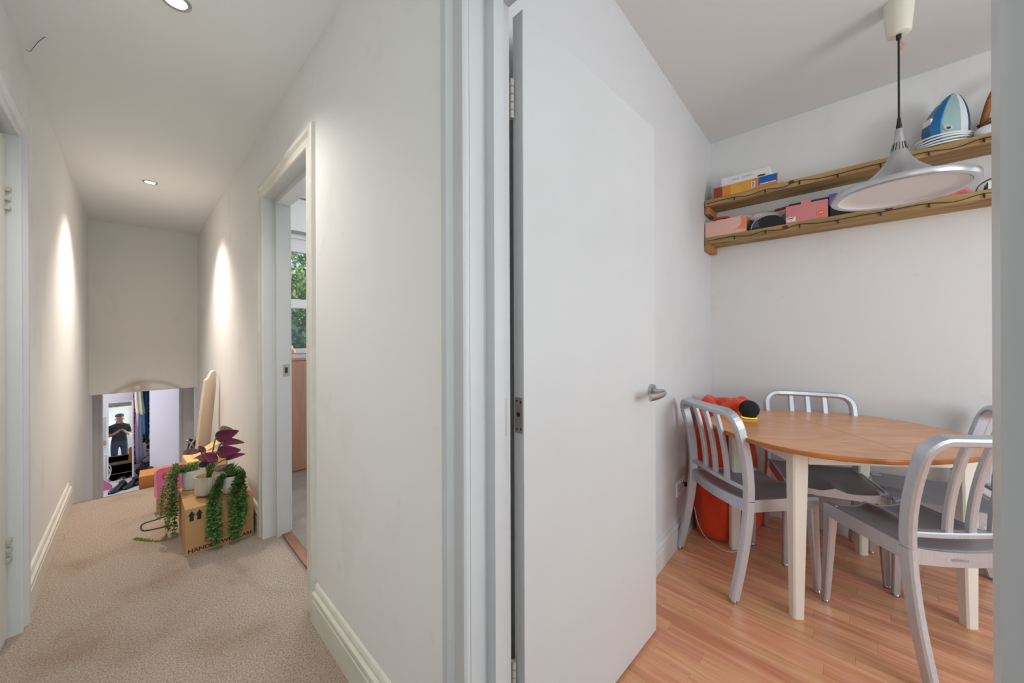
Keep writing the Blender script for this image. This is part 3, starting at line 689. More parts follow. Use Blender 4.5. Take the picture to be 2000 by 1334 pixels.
# ================================================================== shelves and what stands on them
SX0, YE = 2.695, .772
LT, UT = 1.832, 2.085        # top faces
for nm, zt, th, lab in (('low', LT, .043, 'lower rough pine plank shelf crowded with pink boxes'), ('up', UT, .045, 'upper rough pine plank shelf carrying the iron and two flat boxes')):
    t = thing('wall_shelf', lab, 'shelf', (0, 0, 0))
    b = nb(); box(b, (SX0, -1.15, zt-th), (XB, YE, zt), .004)
    for v in b.verts: v.co.z += .0025*noise.noise(v.co*3)
    link('board', b, M_scaff, t)
    b = nb(); box(b, (SX0+.006, YE-.030, zt-th-.048), (XB, YE+.0, zt-th), .002); link('batten', b, M_bracket, t)
    for yk, zk in (((-.10, -.014), (.33, -.018), (-.62, -.02)) if nm == 'low' else ((.30, -.012), (-.45, -.025))):
        b = nb(); lathe(b, [(.0002, 0), (.011, 0), (.0135, -.0012)], 12); xf(b, Matrix.Translation((SX0-.0008, yk, zt+zk)) @ Matrix.Rotation(-PI/2, 4, 'Y') @ Matrix.Diagonal((.8, 1.25, 1, 1))); link('knot', b, mat('dark_knot', (92, 58, 36), .8), t)
# strings of fairy lights draped along the front edges
for zt, lab, off in ((UT, 'black fairy-light wire draped along the front of the upper shelf', 0.0), (LT, 'black fairy-light wire draped along the front of the lower shelf', .05)):
    t = thing('fairy_lights', lab, 'string lights', (0, 0, 0), 0, 'fairy lights on the shelves')
    ys = [YE-.012-.083*k for k in range(22)]
    pts = [(SX0-.004, y, zt-.016-.013*((k*7+3) % 5)/4-(.006 if k % 2 else 0)) for k, y in enumerate(ys)]
    b = nb(); tube(b, smoothpath(pts, 4), .0017, 6); link('wire', b, M_black, t)
    for k, p in enumerate(pts):
        if k % 2 == 0 and k > 0:
            b = nb(); tube(b, [(p[0], p[1], p[2]+.001), (p[0]-.001, p[1]-.001, p[2]-.010), (p[0]-.001, p[1]-.002, p[2]-.021)], lambda i: (.0022, .0032, .0026)[i], 8); link('bulb', b, M_black, t)

def carton(name, lab, cat, lo, hi, m, rz=0.0, bev=.0012):
    t = thing(name, lab, cat, ((lo[0]+hi[0])/2, (lo[1]+hi[1])/2, lo[2]), rz)
    hx, hy, h = (hi[0]-lo[0])/2, (hi[1]-lo[1])/2, hi[2]-lo[2]
    b = nb(); box(b, (-hx, -hy, 0), (hx, hy, h), bev); link('carton', b, m, t); t['hx'] = hx; return t, hx, hy, h
def patch(t, name, x, y0, y1, z0, z1, m, d=.0006):
    b = nb(); box(b, (x-d, min(y0, y1), z0), (x, max(y0, y1), z1)); return link(name, b, m, t)

# amber box
t, hx, hy, h = carton('flat_box', 'flat amber and red cardboard box with a blue patch, left end of upper shelf', 'box', (2.700, .365, UT), (2.872, .716, UT+.068), mat('amber_print', (226, 166, 66), .55, noise_amt=.10, nscale=9))
patch(t, 'dark_red_end', -hx, hy-.052, hy-.001, .001, h-.001, mat('dark_red_print', (150, 62, 40), .55))
patch(t, 'orange_band', -hx, hy-.10, hy-.053, .001, h-.001, mat('orange_print', (220, 138, 62), .55))
patch(t, 'orange_band', -hx, -hy+.001, -hy+.130, .001, h-.001, mat('orange_print2', (214, 128, 52), .55))
bp_ = patch(t, 'blue_patch', -hx-.0006, -hy+.004, -hy+.098, .018, h-.002, mat('blue_print', (24, 92, 172), .5)); patch(bp_, 'white_strip', -hx-.0012, -hy+.008, -hy+.090, .020, .025, M_label)
lb = patch(t, 'white_label', -hx-.0006, -hy+.116, -hy+.136, .014, .052, M_label)
for k in range(5): patch(lb, 'print_bar', -hx-.0012, -hy+.120, -hy+.132, .019+.006*k, .0225+.006*k, M_ink, .0004)
b = nb(); box(b, (-hx+.001, -hy-.0006, .001), (hx-.001, -hy, h-.001)); link('peach_end', b, mat('peach_print', (232, 190, 168), .55), t)
# white box on top
t, hx, hy, h = carton('slim_box', 'slim white cardboard box lying on the amber box on upper shelf', 'box', (2.712, .408, UT+.0685), (2.862, .672, UT+.1235), mat('white_card', (232, 232, 232), .6))
for zz, y0, y1 in ((.034, .03, .072), (.030, .03, .078), (.026, .03, .070), (.036, -.045, .015), (.032, -.048, .015), (.028, -.04, .015)): patch(t, 'print_line', -hx, y0, y1, zz, zz+.0014, M_grey_ink, .0004)
patch(t, 'dark_bar', -hx, -hy+.022, -hy+.062, .008, .018, M_ink, .0004)
# peach box on the lower shelf (open top with papers)
M_peach = mat('peach_card', (238, 190, 174), .6); M_coral = mat('coral_print', (234, 144, 112), .6)
t = thing('gift_box', 'open pale peach cardboard box at the left end of the lower shelf', 'box', (2.775, .650, LT))
b = nb(); hx, hy, h = .073, .119, .103
for lo, hi in (((-hx, -hy, 0), (hx, hy, .003)), ((-hx, -hy, .003), (-hx+.003, hy, h)), ((hx-.003, -hy, .003), (hx, hy, h)), ((-hx+.003, -hy, .003), (hx-.003, -hy+.003, h)), ((-hx+.003, hy-.003, .003), (hx-.003, hy, h))): box(b, lo, hi)
link('carton', b, M_peach, t)
b = nb(); poly = smoothpath([(-hy+.002, .016), (-hy+.05, .024), (-hy+.075, .018), (-hy+.04, .038), (-hy+.028, .055), (-hy+.026, .08), (-hy+.030, h-.002), (-hy+.002, h-.002)], 3)
prism(b, [(p.x, p.y) for p in [V((q.x, q.y, 0)) for q in poly]], -hx-.0006, -hx, axis='x'); link('coral_swirl', b, M_coral, t)
b = nb(); box(b, (-hx+.001, -hy-.0006, .001), (hx-.001, -hy, h-.002)); link('coral_end', b, M_coral, t)
t = tag(link('paper_bundle', (lambda b: (box(b, (-.055, -.10, 0), (.055, .10, .020), .004), [setattr(v.co, 'z', v.co.z+.010*noise.noise(v.co*18)) for v in b.verts], b)[-1])(nb()), mat('white_paper', (236, 232, 230), .7)), 'bundle of white papers lying in the open peach box', 'papers'); t.location = (2.775, .65, LT+.088)
b = nb(); tube(b, smoothpath([(0, -.05, .0), (0, -.02, .007), (0, .02, .009), (0, .05, .002)], 4), lambda i: .009, 10)
t = tag(link('red_packet', b, mat('red_wrapper', (206, 62, 40), .45)), 'small red wrapper on the papers in the peach box', 'packet'); t.location = (2.728, .680, LT+.114)
b = nb(); box(b, (-.02, -.014, 0), (.02, .014, .055), .002); t = tag(link('dark_carton', b, mat('charcoal_card', (62, 58, 58), .6)), 'narrow charcoal carton squeezed between the peach box and the black case', 'box'); t.location = (2.760, .512, LT)
# crumpled white carrier and brush with magenta handle
b = nb(); bmesh.ops.create_icosphere(b, subdivisions=4, radius=1)
for v in b.verts:
    n_ = 1 + .30*noise.noise(v.co*1.9) + .16*noise.noise(v.co*5.0); v.co = V((v.co.x*.045*n_, v.co.y*.105*n_, v.co.z*.036*n_ + .012*v.co.y))
b.verts.ensure_lookup_table(); zm = min(v.co.z for v in b.verts)
for v in b.verts: v.co.z -= zm
t = tag(link('carrier_bag', b, mat('white_film', (228, 220, 220), .35), None, True), 'crumpled white plastic bag behind the black case on the lower shelf', 'bag'); t.location = (2.828, .468, LT+.056)
b = nb(); box(b, (-.045, -.075, 0), (.045, .075, .056), .003); t = tag(link('grey_carton', b, mat('grey_card', (150, 140, 136), .7)), 'grey carton under the crumpled white bag on the lower shelf', 'box'); t.location = (2.830, .455, LT)
t = thing('wand_brush', 'long brush with silver rod and magenta handle leaning over the pink box', 'brush', (0, 0, 0))
b = nb(); tube(b, [(2.800, .455, 1.948), (2.800, .392, 1.953)], .0045, 10); link('rod', b, M_chrome, t)
b = nb(); tube(b, [(2.800, .394, 1.953), (2.799, .39, 1.953), (2.796, .26, 1.964), (2.796, .255, 1.964)], lambda i: (.005, .008, .0085, .006)[i], 12); link('handle', b, mat('magenta_plastic', (168, 24, 84), .4), t, True)
# black half-round case
t = thing('black_case', 'black half-round case with grey end on the lower shelf between two pink boxes', 'case', (2.755, .415, LT))
b = nb(); prof = [(-.086, 0)] + [(-.086*math.cos(a)*(1 if math.cos(a) > 0 else 1), .074*math.sin(a)) for a in [PI*k/16 for k in range(1, 16)]] + [(.086, 0)]
prism(b, [(p[0], p[1]) for p in prof], -.045, .04, axis='x'); link('shell', b, mat('black_gloss', (14, 15, 20), .3), t)
b = nb(); prism(b, [(.088*math.cos(a), .077*math.sin(a)) for a in [.15+.75*k/8 for k in range(9)]] + [(.045, .012)], -.050, -.0455, axis='x'); link('grey_end', b, mat('slate_plastic', (70, 76, 92), .45), t)
b = nb(); tube(b, [(-.050, .089*math.cos(a), .002+.078*math.sin(a)) for a in [.05+.11*k for k in range(20)]], .0022, 6); link('rim', b, mat('light_grey_plastic', (186, 186, 188), .4), t)
# pink box with tab
M_pink = mat('dusky_pink_card', (214, 134, 134), .62)
t = thing('pink_box', 'dusky pink cardboard box with round orange sticker on the lower shelf', 'box', (2.785, .232, LT))
b = nb(); box(b, (-.085, -.095, 0), (.085, .095, .102), .0015); link('carton', b, M_pink, t)
b = nb(); prism(b, [(-.024, .085), (.024, .085), (.022, .118), (.018, .121), (-.016, .121), (-.021, .118)], -.0866, -.0853, axis='x'); link('tab', b, M_pink, t)
b = nb(); box(b, (-.0856, .048, .008), (-.085, .091, .034)); lb = link('white_label', b, M_label, t)
for k, (y0, y1) in enumerate(((.056, .088), (.060, .088), (.066, .088))): patch(lb, 'print_line', -.0858, y0, y1, .026-.006*k, .028-.006*k+(.002 if k == 0 else 0), M_ink if k == 0 else M_grey_ink, .0004)
b = nb(); lathe(b, [(.0002, .0014), (.0205, .0014), (.0205, 0)], 28); xf(b, Matrix.Translation((-.085, -.066, .032)) @ Matrix.Rotation(-PI/2, 4, 'Y')); sk = link('round_sticker', b, mat('orange_sticker', (238, 92, 62), .5), t)
b = nb(); lathe(b, [(.0165, .0018), (.0182, .0018)], 28); xf(b, Matrix.Translation((-.085, -.066, .032)) @ Matrix.Rotation(-PI/2, 4, 'Y')); link('sticker_ring', b, mat('pale_orange', (246, 190, 170), .5), sk)
for k, w_ in enumerate((.009, .011, .008)): patch(sk, 'print_line', -.0868, -.066-w_, -.066+w_, .036-.005*k, .0382-.005*k, MATS['pale_orange'], .0003)
b = nb(); box(b, (-.075, -.09, 0), (.075, .09, .018), .003); t = tag(link('charcoal_folder', b, MATS['charcoal_card']), 'charcoal folder lying on top of the dusky pink box', 'folder'); t.location = (2.800, .225, LT+.1025)
# black box with purple box on top, partly behind the lamp
b = nb(); box(b, (-.08, -.10, 0), (.08, .10, .064), .002); t = tag(link('black_box', b, M_black), 'black box under the purple box behind the hanging lamp', 'box'); t.location = (2.80, .030, LT)
t, hx, hy, h = carton('purple_box', 'purple cardboard box on the black box, partly hidden by the lamp', 'box', (2.712, -.075, LT+.0645), (2.87, .134, LT+.127), mat('purple_card', (98, 74, 168), .55))
patch(t, 'dark_print', -hx, hy-.075, hy-.018, .014, .024, mat('deep_purple_print', (58, 36, 150), .5))
b = nb(); box(b, (-.07, -.085, 0), (.07, .085, .004)); [setattr(v.co, 'z', v.co.z+.006*noise.noise(v.co*22)) for v in b.verts]
t = tag(link('paper_sheet', b, MATS['white_paper']), 'white sheet of paper lying on the purple box', 'paper'); t.location = (2.80, .02, LT+.130)
# right end of the lower shelf
b = nb(); box(b, (-.045, -.05, 0), (.045, .05, .026), .003); t = tag(link('red_box', b, mat('red_white_card', (226, 96, 104), .5, c2=(240, 160, 160), noise_amt=.2, nscale=30)), 'small red and white packet on the lower shelf right of the lamp', 'packet'); t.location = (2.755, -.318, LT)
t = thing('brown_loop_strap', 'brown leather loop strap standing beside the red packet', 'strap', (2.76, -.430, LT))
b = nb(); sweep(b, smoothpath([(0, .045, .002), (0, .030, .04), (0, -.01, .062), (0, -.05, .055), (0, -.075, .003)], 5), rsec(.018, .004, .001), (1, 0, 0)); link('loop', b, mat('brown_leather', (126, 92, 60), .5), t)
b = nb(); box(b, (-.02, -.03, 0), (.02, .02, .018), .004); link('buckle_base', b, M_black, t)
t, hx, hy, h = carton('blue_box', 'small blue and white box at the visible right end of the lower shelf', 'box', (2.70, -.56, LT), (2.78, -.415, LT+.034), mat('blue_card', (36, 96, 170), .5))
patch(t, 'white_edge', -hx, hy-.012, hy, .0, h, M_label)
# ---- steam iron standing on its heel
t = thing('steam_iron', 'blue and white steam iron standing upright on the upper shelf', 'iron', (2.795, -.332, UT), math.radians(32))
# local: sole faces -y, body grows to +y, tip up
HZ = [0, .02, .05, .085, .12, .155, .185, .212, .235, .252, .262]
WD = [.052, .056, .059, .060, .0575, .052, .044, .034, .023, .012, .004]
DP_ = [.098, .108, .118, .122, .116, .102, .086, .068, .048, .030, .014]
def iron_ring(i, d0, d1, n=14):
    # D-section slice between depth fractions d0..d1
    out = []
    for k in range(n+1):
        f = d0+(d1-d0)*k/n; w = WD[i]*(1-.62*max(f, 0)**1.6); out.append((w, DP_[i]*f))
    return [(p[0], p[1]) for p in out] + [(-p[0], p[1]) for p in out[::-1]]
def slab(name, d0, d1, m, grow=1.0):
    b = nb(); rings = []
    for i, z in enumerate(HZ):
        rings.append([b.verts.new((x*grow, y, .004+z)) for x, y in iron_ring(i, d0, d1)])
    n = len(rings[0])
    for r0, r1 in zip(rings, rings[1:]):
        for k in range(n): b.faces.new((r0[k], r0[(k+1) % n], r1[(k+1) % n], r1[k]))
    b.faces.new(rings[0][::-1]); b.faces.new(rings[-1]); return link(name, b, m, t, 'auto')
slab('soleplate', -.075, -.02, mat('iron_edge', (52, 66, 92), .35), 1.03)
slab('white_skirt', -.018, .20, mat('iron_white', (228, 230, 236), .3))
slab('water_tank', .202, .70, mat('pale_aqua_plastic', (160, 192, 196), .15, coat=.4))
slab('light_blue_seam', .702, .75, mat('light_blue_plastic', (70, 170, 208), .25), 1.02)
slab('blue_handle', .752, 1.0, mat('deep_blue_plastic', (14, 98, 150), .3), 1.05)
b = nb(); lathe(b, [(.0002, .006), (.014, .006), (.016, .004), (.020, .004), (.0225, .001), (.0225, -.006)], 28)
xf(b, Matrix.Translation((-.0425, .062, .088)) @ Matrix.Rotation(math.radians(-73), 4, 'Y')); dl = link('dial', b, mat('iron_dial', (206, 208, 216), .35), t, True)
b = nb(); box(b, (-.056, .063, .072), (-.052, .075, .082), .001); link('dial_mark', b, M_ink, dl)
for zz, hh in ((.115, .030), (.150, .008), (.215, .005)):
    b = nb(); i_ = min(range(len(HZ)), key=lambda i: abs(HZ[i]-zz)); box(b, (-WD[i_]*.40, DP_[i_]*.93, zz), (WD[i_]*.40-.001, DP_[i_]*1.015, zz+hh), .002); link('white_button', b, M_white, t)
b = nb()
for k in range(4):
    rr = smoothpath([(.072*math.cos(a)*(1+.05*k), .045+.095*math.sin(a)*(1+.03*k), .009+.0105*k+.003*math.sin(a*2+k)) for a in [2*PI*j/14 for j in range(14)]], 3, True)
    tube(b, rr, .0042, 8, closed=True)
tag(link('wound_flex', b, M_white, t), None)
# ---- wicker basket
M_wick = wood('wicker', (128, 70, 34), (186, 118, 70), stretch=(20, 20, 20), rough=.55)
t = thing('wicker_basket', 'brown wicker basket with a tall handle at the far right of upper shelf', 'basket', (2.80, -.578, UT))
b = nb()
for k in range(9):
    z = .006+.0105*k; rx, ry = .054+.002*k, .135+.0048*k
    tube(b, [((rx+.003*math.sin(j*4.7+k*PI))*math.cos(2*PI*j/44), (ry+.003*math.sin(j*4.7+k*PI))*math.sin(2*PI*j/44), z+.010*math.cos(4*PI*j/44)*(k/8)) for j in range(44)], .0058, 6, closed=True)
link('woven_side', b, M_wick, t, True)
b = nb(); lathe(b, [(.0002, .001), (1, .001), (1, .007), (.0002, .007)], 28); xf(b, Matrix.Diagonal((.053, .132, 1, 1))); link('base', b, M_wick, t)
b = nb(); tube(b, smoothpath([(0, .165, .06), (0, .155, .12), (0, .140, .19), (0, .115, .245), (0, .06, .275), (0, -.05, .27), (0, -.13, .20), (0, -.165, .07)], 5), .0125, 8); link('handle', b, M_wick, t, True)
b = nb(); bmesh.ops.create_icosphere(b, subdivisions=3, radius=1)
for v in b.verts: v.co = V((v.co.x*.022, v.co.y*.040, max(v.co.z, -.6)*.030*(1+.1*noise.noise(v.co*2))+.018))
t = tag(link('cloth_ball', b, mat('white_cloth', (214, 218, 226), .8), None, True), 'small white cloth bundle between the iron and the wicker basket', 'cloth'); t.location = (2.722, -.418, UT)

# ================================================================== hall: box, plants and clutter
bx = thing('moving_box', 'brown cardboard moving box with arrows and HANDLE lettering under the plants', 'box', (.335, 2.592, 0))
b = nb(); box(b, (-.152, 0, 0), (.150, .395, .25), .002); link('carton', b, M_card, bx)
b = nb(); box(b, (-.148, .193, .2502), (.146, .197, .2508)); link('top_seam', b, mat('dark_seam', (120, 88, 56), .9), bx)
for xc in (-.125, -.094):
    b = nb(); prism(b, [(xc-.0085, .182), (xc+.0085, .182), (xc+.0085, .210), (xc+.0155, .210), (xc, .236), (xc-.0155, .210), (xc-.0085, .210)], -.0007, 0, axis='y'); link('up_arrow', b, M_ink, bx)
text_obj('lettering', 'HANDLE', .030, frameM((-.080, -.0003, .022), (1, 0, 0), (0, 0, 1)), M_ink, bx, .0003, sx=1.05, bold=.0006)
text_obj('lettering', 'WITH', .030, frameM((.040, -.0003, .022), (1, 0, 0), (0, 0, 1)), M_ink, bx, .0003, bold=.0006)
text_obj('lettering', 'CARE', .030, frameM((.110, -.0003, .022), (1, 0, 0), (0, 0, 1)), M_ink, bx, .0003, sx=.95, bold=.0006)
b = nb()
for (x0, x1, z0, z1) in ((-.070, .140, .048, .0495), (-.070, .140, .1225, .124), (-.070, -.0685, .048, .124), (.1385, .140, .048, .124)): box(b, (x0, -.0006, z0), (x1, 0, z1))
link('form_outline', b, M_ink, bx)
for k in range(5): b = nb(); box(b, (-.062, -.0005, .058+.012*k), (.132, 0, .0588+.012*k)); link('form_rule', b, M_ink, bx)
b = nb(); box(b, (-.064, -.0005, .1175), (-.012, 0, .1195)); link('form_caption', b, M_grey_ink, bx)

M_soil = mat('potting_soil', (150, 116, 84), .95, bump=.6, bscale=120, noise_amt=.2, nscale=60)
M_pot = mat('white_ceramic', (232, 230, 228), .3)
def leafm(name, c1, c2): return mat(name, c1, .45, noise_amt=.0, c2=c2, nscale=40, spec=.4)
M_lf1 = leafm('trailing_leaf', (70, 104, 44), (126, 158, 78)); M_lf2 = leafm('trailing_leaf_blue', (60, 94, 48), (118, 160, 88)); M_stem = mat('stem_green', (88, 112, 52), .6)
def leaf_disc(b, p, d, n, L, w):
    """small cupped oval leaf from p along d"""
    d = d.normalized(); s = d.cross(n).normalized(); n = s.cross(d)
    base = b.verts.new(p); tip = b.verts.new(p+d*L - n*L*.10)
    m1 = b.verts.new(p+d*L*.35+s*w*.48+n*L*.10); m2 = b.verts.new(p+d*L*.35-s*w*.48+n*L*.10)
    m3 = b.verts.new(p+d*L*.75+s*w*.40+n*L*.06); m4 = b.verts.new(p+d*L*.75-s*w*.40+n*L*.06); mc = b.verts.new(p+d*L*.5 - n*L*.02)
    for f in ((base, m1, mc), (base, mc, m2), (m1, m3, mc), (mc, m4, m2), (m3, tip, mc), (mc, tip, m4)): b.faces.new(f)
def strand(parent, pts, m, leafL, leafw, gap, rng, k=8, pairs=2):
    b = nb(); P = smoothpath(pts, k); tube(b, P, .0013, 5); st = b.faces[:] if False else None
    acc = 0
    for i in range(1, len(P)-1):
        seg = (P[i]-P[i-1]).length; acc += seg
        while acc > gap:
            acc -= gap; t = (P[i+1]-P[i-1]).normalized(); a0 = rng.random()*2*PI
            for q in range(pairs):
                a = a0+q*2*PI/pairs + rng.uniform(-.5, .5); r_ = V((math.cos(a), math.sin(a), 0)); side = r_ - t*r_.dot(t)
                if side.length < .2: side = V((0, 0, 1)).cross(t)
                side.normalize(); d = (side + t*rng.uniform(.0, .7)).normalized(); nrm = (t*-1 + side*.2 + V((0, 0, .6))).normalized()
                s = rng.uniform(.75, 1.2)
                leaf_disc(b, P[i]+side*.001, d, nrm, leafL*s, leafw*s)
    return link('strand', b, m, parent)
def pot_plain(t, r, h):
    b = nb(); lathe(b, [(.0003, 0), (r*.90, 0), (r*.95, .004), (r, .02), (r, h), (r-.004, h), (r-.005, h-.012), (.0003, h-.0125)], 40); link('pot', b, M_pot, t, 'auto')
    b = nb(); lathe(b, [(r-.0055, h-.016), (r*.6, h-.010), (.0003, h-.006)], 24); link('soil', b, M_soil, t, True)

# plant 1: left white pot, trailing over the left side of the box to the carpet
rg = random.Random(3)
p1 = thing('trailing_plant', 'trailing green plant in a white pot spilling left off the box to the carpet', 'plant', (.246, 2.945, .2525))
pot_plain(p1, .052, .112)
p1o = V((.246, 2.945, .2525))
ends = [(.135, 2.93, .03), (.120, 2.90, .06), (.10, 2.96, .10), (.148, 2.86, .02), (.155, 2.99, .06), (.125, 2.84, .10), (.11, 3.02, .16), (.150, 2.93, .16), (.13, 2.87, .17), (.10, 2.90, .20), (.16, 2.88, .06), (.15, 2.96, .10), (.14, 2.91, .12), (.165, 2.84, .14), (.13, 2.98, .20), (.16, 2.90, .02), (.145, 2.87, .20), (.165, 3.0, .12)]
for e in ends:
    e = V(e); d = V((e.x-p1o.x, e.y-p1o.y, 0)).normalized(); rm = p1o + d*.050 + V((0, 0, .118))
    crest = V((min(rm.x-.02, .165), rm.y+(e.y-rm.y)*.55, p1o.z+rg.uniform(.105, .150)))
    mid = V((min(.16, e.x+.012), e.y, (crest.z+e.z)/2))
    strand(p1, [p1o+V((0, 0, .105))-p1o, rm-p1o, crest-p1o, mid-p1o, e-p1o], M_lf1, .0155, .013, .0090, rg)
strand(p1, [(-.03, -.02, .11), (-.085, -.045, .115), (-.105, -.06, -.02), (-.115, -.06, -.18), (-.135, -.05, -.246), (-.175, -.02, -.247), (-.225, .05, -.247), (-.25, .09, -.246)], M_lf1, .012, .009, .010, rg)
for k in range(14):
    a = 2*PI*k/14; strand(p1, [(.01*math.cos(a), .01*math.sin(a), .105), (.03*math.cos(a), .03*math.sin(a), .128+.012*rg.random()), (.055*math.cos(a), .055*math.sin(a), .115+.02*rg.random())], M_lf1, .013, .011, .010, rg, 5)
# plant 3: right white pot trailing down the front of the box
p3 = thing('trailing_plant', 'trailing green plant in a white pot hanging down the front of the box', 'plant', (.400, 2.700, .2525))
pot_plain(p3, .046, .098)
p3o = V((.400, 2.700, .2525)); rg = random.Random(11)
xs3 = [(.276, .07), (.282, .14), (.288, .05), (.296, .09), (.303, .03), (.310, .02), (.318, .02), (.326, .05), (.372, .06), (.380, .03), (.388, .02), (.397, .015), (.407, .03), (.417, .05), (.428, .09), (.438, .12), (.445, .15), (.29, .11), (.402, .10), (.312, .09), (.392, .12), (.432, .09), (.412, .08)]
for x, z in xs3:
    e = V((x, 2.560+rg.uniform(-.008, .012), z)); a = math.atan2(e.y-p3o.y, e.x-p3o.x)
    a = math.radians(198 if x < .34 else -14) + rg.uniform(-.35, .35); rm = p3o + V((.045*math.cos(a), .045*math.sin(a), .104)); lip = V((x+rg.uniform(-.006, .006), 2.572, .262+rg.uniform(.004, .030)))
    if x > .34 and x < .36: continue
    md2 = rm.lerp(lip, .5)+V((0, 0, .012))
    strand(p3, [V((0, 0, .092)), rm-p3o, md2-p3o, lip-p3o, V((e.x, e.y, (lip.z+e.z)/2))-p3o, e-p3o], M_lf2, .0165, .0155, .0080, rg)
for k in range(12):
    a = 2*PI*k/12; strand(p3, [(.01*math.cos(a), .01*math.sin(a), .092), (.03*math.cos(a), .03*math.sin(a), .118+.02*rg.random()), (.056*math.cos(a), .056*math.sin(a), .105+.02*rg.random())], M_lf2, .014, .0125, .0095, rg, 5)
# spiky rosette in the same pot
for k in range(22):
    a = k*2.399; el = .35+1.0*k/22; d = V((math.cos(a)*math.cos(el), math.sin(a)*math.cos(el), math.sin(el))); L = .060
    b = nb(); c0 = V((-.004, -.004, .118)); s = d.cross(V((0, 0, 1))).normalized(); n_ = s.cross(d)
    vs2 = [b.verts.new(c0+d*L*f+s*w+n_*h_) for f, w, h_ in ((0, .003, 0), (.4, .0055, .002), (1, 0, .004), (.4, -.0055, .002), (0, -.003, 0), (.4, 0, -.002))]
    b.faces.new((vs2[0], vs2[1], vs2[5])); b.faces.new((vs2[1], vs2[2], vs2[5])); b.faces.new((vs2[2], vs2[3], vs2[5])); b.faces.new((vs2[3], vs2[4], vs2[5])); b.faces.new((vs2[4], vs2[0], vs2[5]))
    link('spiky_leaf', b, leafm('rosette_leaf', (70, 104, 48), (112, 148, 70)), p3)
b = nb(); tube(b, [(-.004, -.004, .085), (-.004, -.004, .122)], .008, 8); link('stem', b, M_stem, p3)
# plant 2: ribbed pot with big maroon leaves
p2 = thing('rubber_plant', 'potted plant with broad maroon leaves in a ribbed beige pot', 'plant', (.297, 2.748, .2505))
b = nb(); n = 144; prof = [(r*1.12, z) for r, z in [(.030, .012), (.046, .012), (.053, .018), (.0545, .03), (.0575, .11), (.0565, .116), (.053, .116), (.052, .10), (.0003, .099)]]
rings = []
for r, z in prof: rings.append([b.verts.new(((r+(.0016*(1 if (k//2) % 2 else -1) if .017 < z < .1105 and r > .0588 else 0))*math.cos(2*PI*k/n), (r+(.0016*(1 if (k//2) % 2 else -1) if .017 < z < .1105 and r > .0588 else 0))*math.sin(2*PI*k/n), z)) for k in range(n)])
for r0, r1 in zip(rings, rings[1:]):
    for k in range(n): b.faces.new((r0[k], r0[(k+1) % n], r1[(k+1) % n], r1[k]))
b.faces.new(rings[0][::-1]); link('ribbed_pot', b, mat('beige_stoneware', (206, 198, 180), .55), p2)
for k in range(3):
    b = nb(); a = 2*PI*k/3+.6; lathe(b, [(.0003, 0), (.006, 0), (.007, .006), (.006, .013), (.0003, .013)], 12, (.038*math.cos(a), .038*math.sin(a), 0)); link('pot_foot', b, MATS['beige_stoneware'], p2, True)
b = nb(); lathe(b, [(.058, .102), (.03, .106), (.0003, .108)], 24); link('soil', b, M_soil, p2, True)
def maroon():
    m = mat('maroon_leaf', (104, 28, 68), .5, spec=.35, noise_amt=.16, nscale=14); return m
M_mar = maroon(); M_mg = mat('variegated_leaf', (128, 132, 108), .5, c2=(150, 112, 116), nscale=22); M_pet = mat('petiole_green', (96, 130, 66), .5); M_dk = mat('dark_leaf', (34, 16, 24), .5); M_mp = mat('dusty_mauve_leaf', (128, 92, 96), .5, c2=(92, 54, 66), nscale=16)
P2O = V((.297, 2.748, .2505))
def big_leaf(bp, tp, w, m, depth=1.99, dd=0.0, droop=.12, stem=True, roll=0.0):
    A = W(*bp, depth)-P2O; B = W(*tp, depth+dd)-P2O; d = B-A; L = d.length; d.normalize()
    vw = (V((0, 0, CAMH))-(A+P2O)).normalized(); s = d.cross(vw).normalized(); nrm = s.cross(d); 
    if nrm.dot(vw) < 0: nrm = -nrm
    s = (s*math.cos(roll)+nrm*math.sin(roll)); nrm = s.cross(d)
    if nrm.dot(vw) < 0: nrm = -nrm
    b = nb(); N = 12; rows = []
    for i in range(N+1):
        f = i/N; ww = w*1.22*(math.sin(PI*min(1, f**.82))**.75)*(1-.12*f)+.0004; c = A+d*L*f + nrm*(L*droop*math.sin(PI*f)) - V((0, 0, 1))*L*droop*.5*f*f
        rows.append([b.verts.new(c + s*ww*.5*q + nrm*ww*.10*abs(q)**1.3) for q in (-1, -.66, -.33, 0, .33, .66, 1)])
    for r0, r1 in zip(rows, rows[1:]):
        for k in range(6): b.faces.new((r0[k], r0[k+1], r1[k+1], r1[k]))
    lf = link('leaf', b, m, p2, True); sd = lf.modifiers.new('t', 'SOLIDIFY'); sd.thickness = .0012
    if stem:
        b = nb(); c0 = V((.0, 0, .100)) + V((rgs.uniform(-.01, .01), rgs.uniform(-.01, .01), 0)); md3 = c0.lerp(A, .55)+V((0, 0, .02)); tube(b, smoothpath([c0, md3, A, A+d*L*.15+nrm*L*droop*.3], 5), .0032, 7); link('petiole', b, M_pet, p2, True)
rgs = random.Random(5)
big_leaf((421, 857), (467, 838), .058, M_mar, 1.99)
big_leaf((429, 838), (455, 837), .030, M_mg, 2.02, stem=False)
big_leaf((432, 866), (478, 862), .034, M_mar, 1.975, roll=.4)
big_leaf((424, 884), (471, 876), .056, M_mar, 1.965)
big_leaf((440, 897), (480, 884), .026, M_mar, 1.96, roll=.3)
big_leaf((425, 901), (396, 885), .046, M_mar, 1.98)
big_leaf((401, 884), (388, 870), .022, M_mar, 2.0)
big_leaf((392, 882), (357, 881), .030, M_mp, 2.03, droop=.22)
big_leaf((408, 900), (384, 890), .026, M_mp, 2.05)
big_leaf((408, 908), (388, 905), .030, M_dk, 2.06)
big_leaf((419, 917), (446, 905), .022, M_mg, 1.99)
big_leaf((423, 921), (455, 903), .020, M_mp, 2.03)

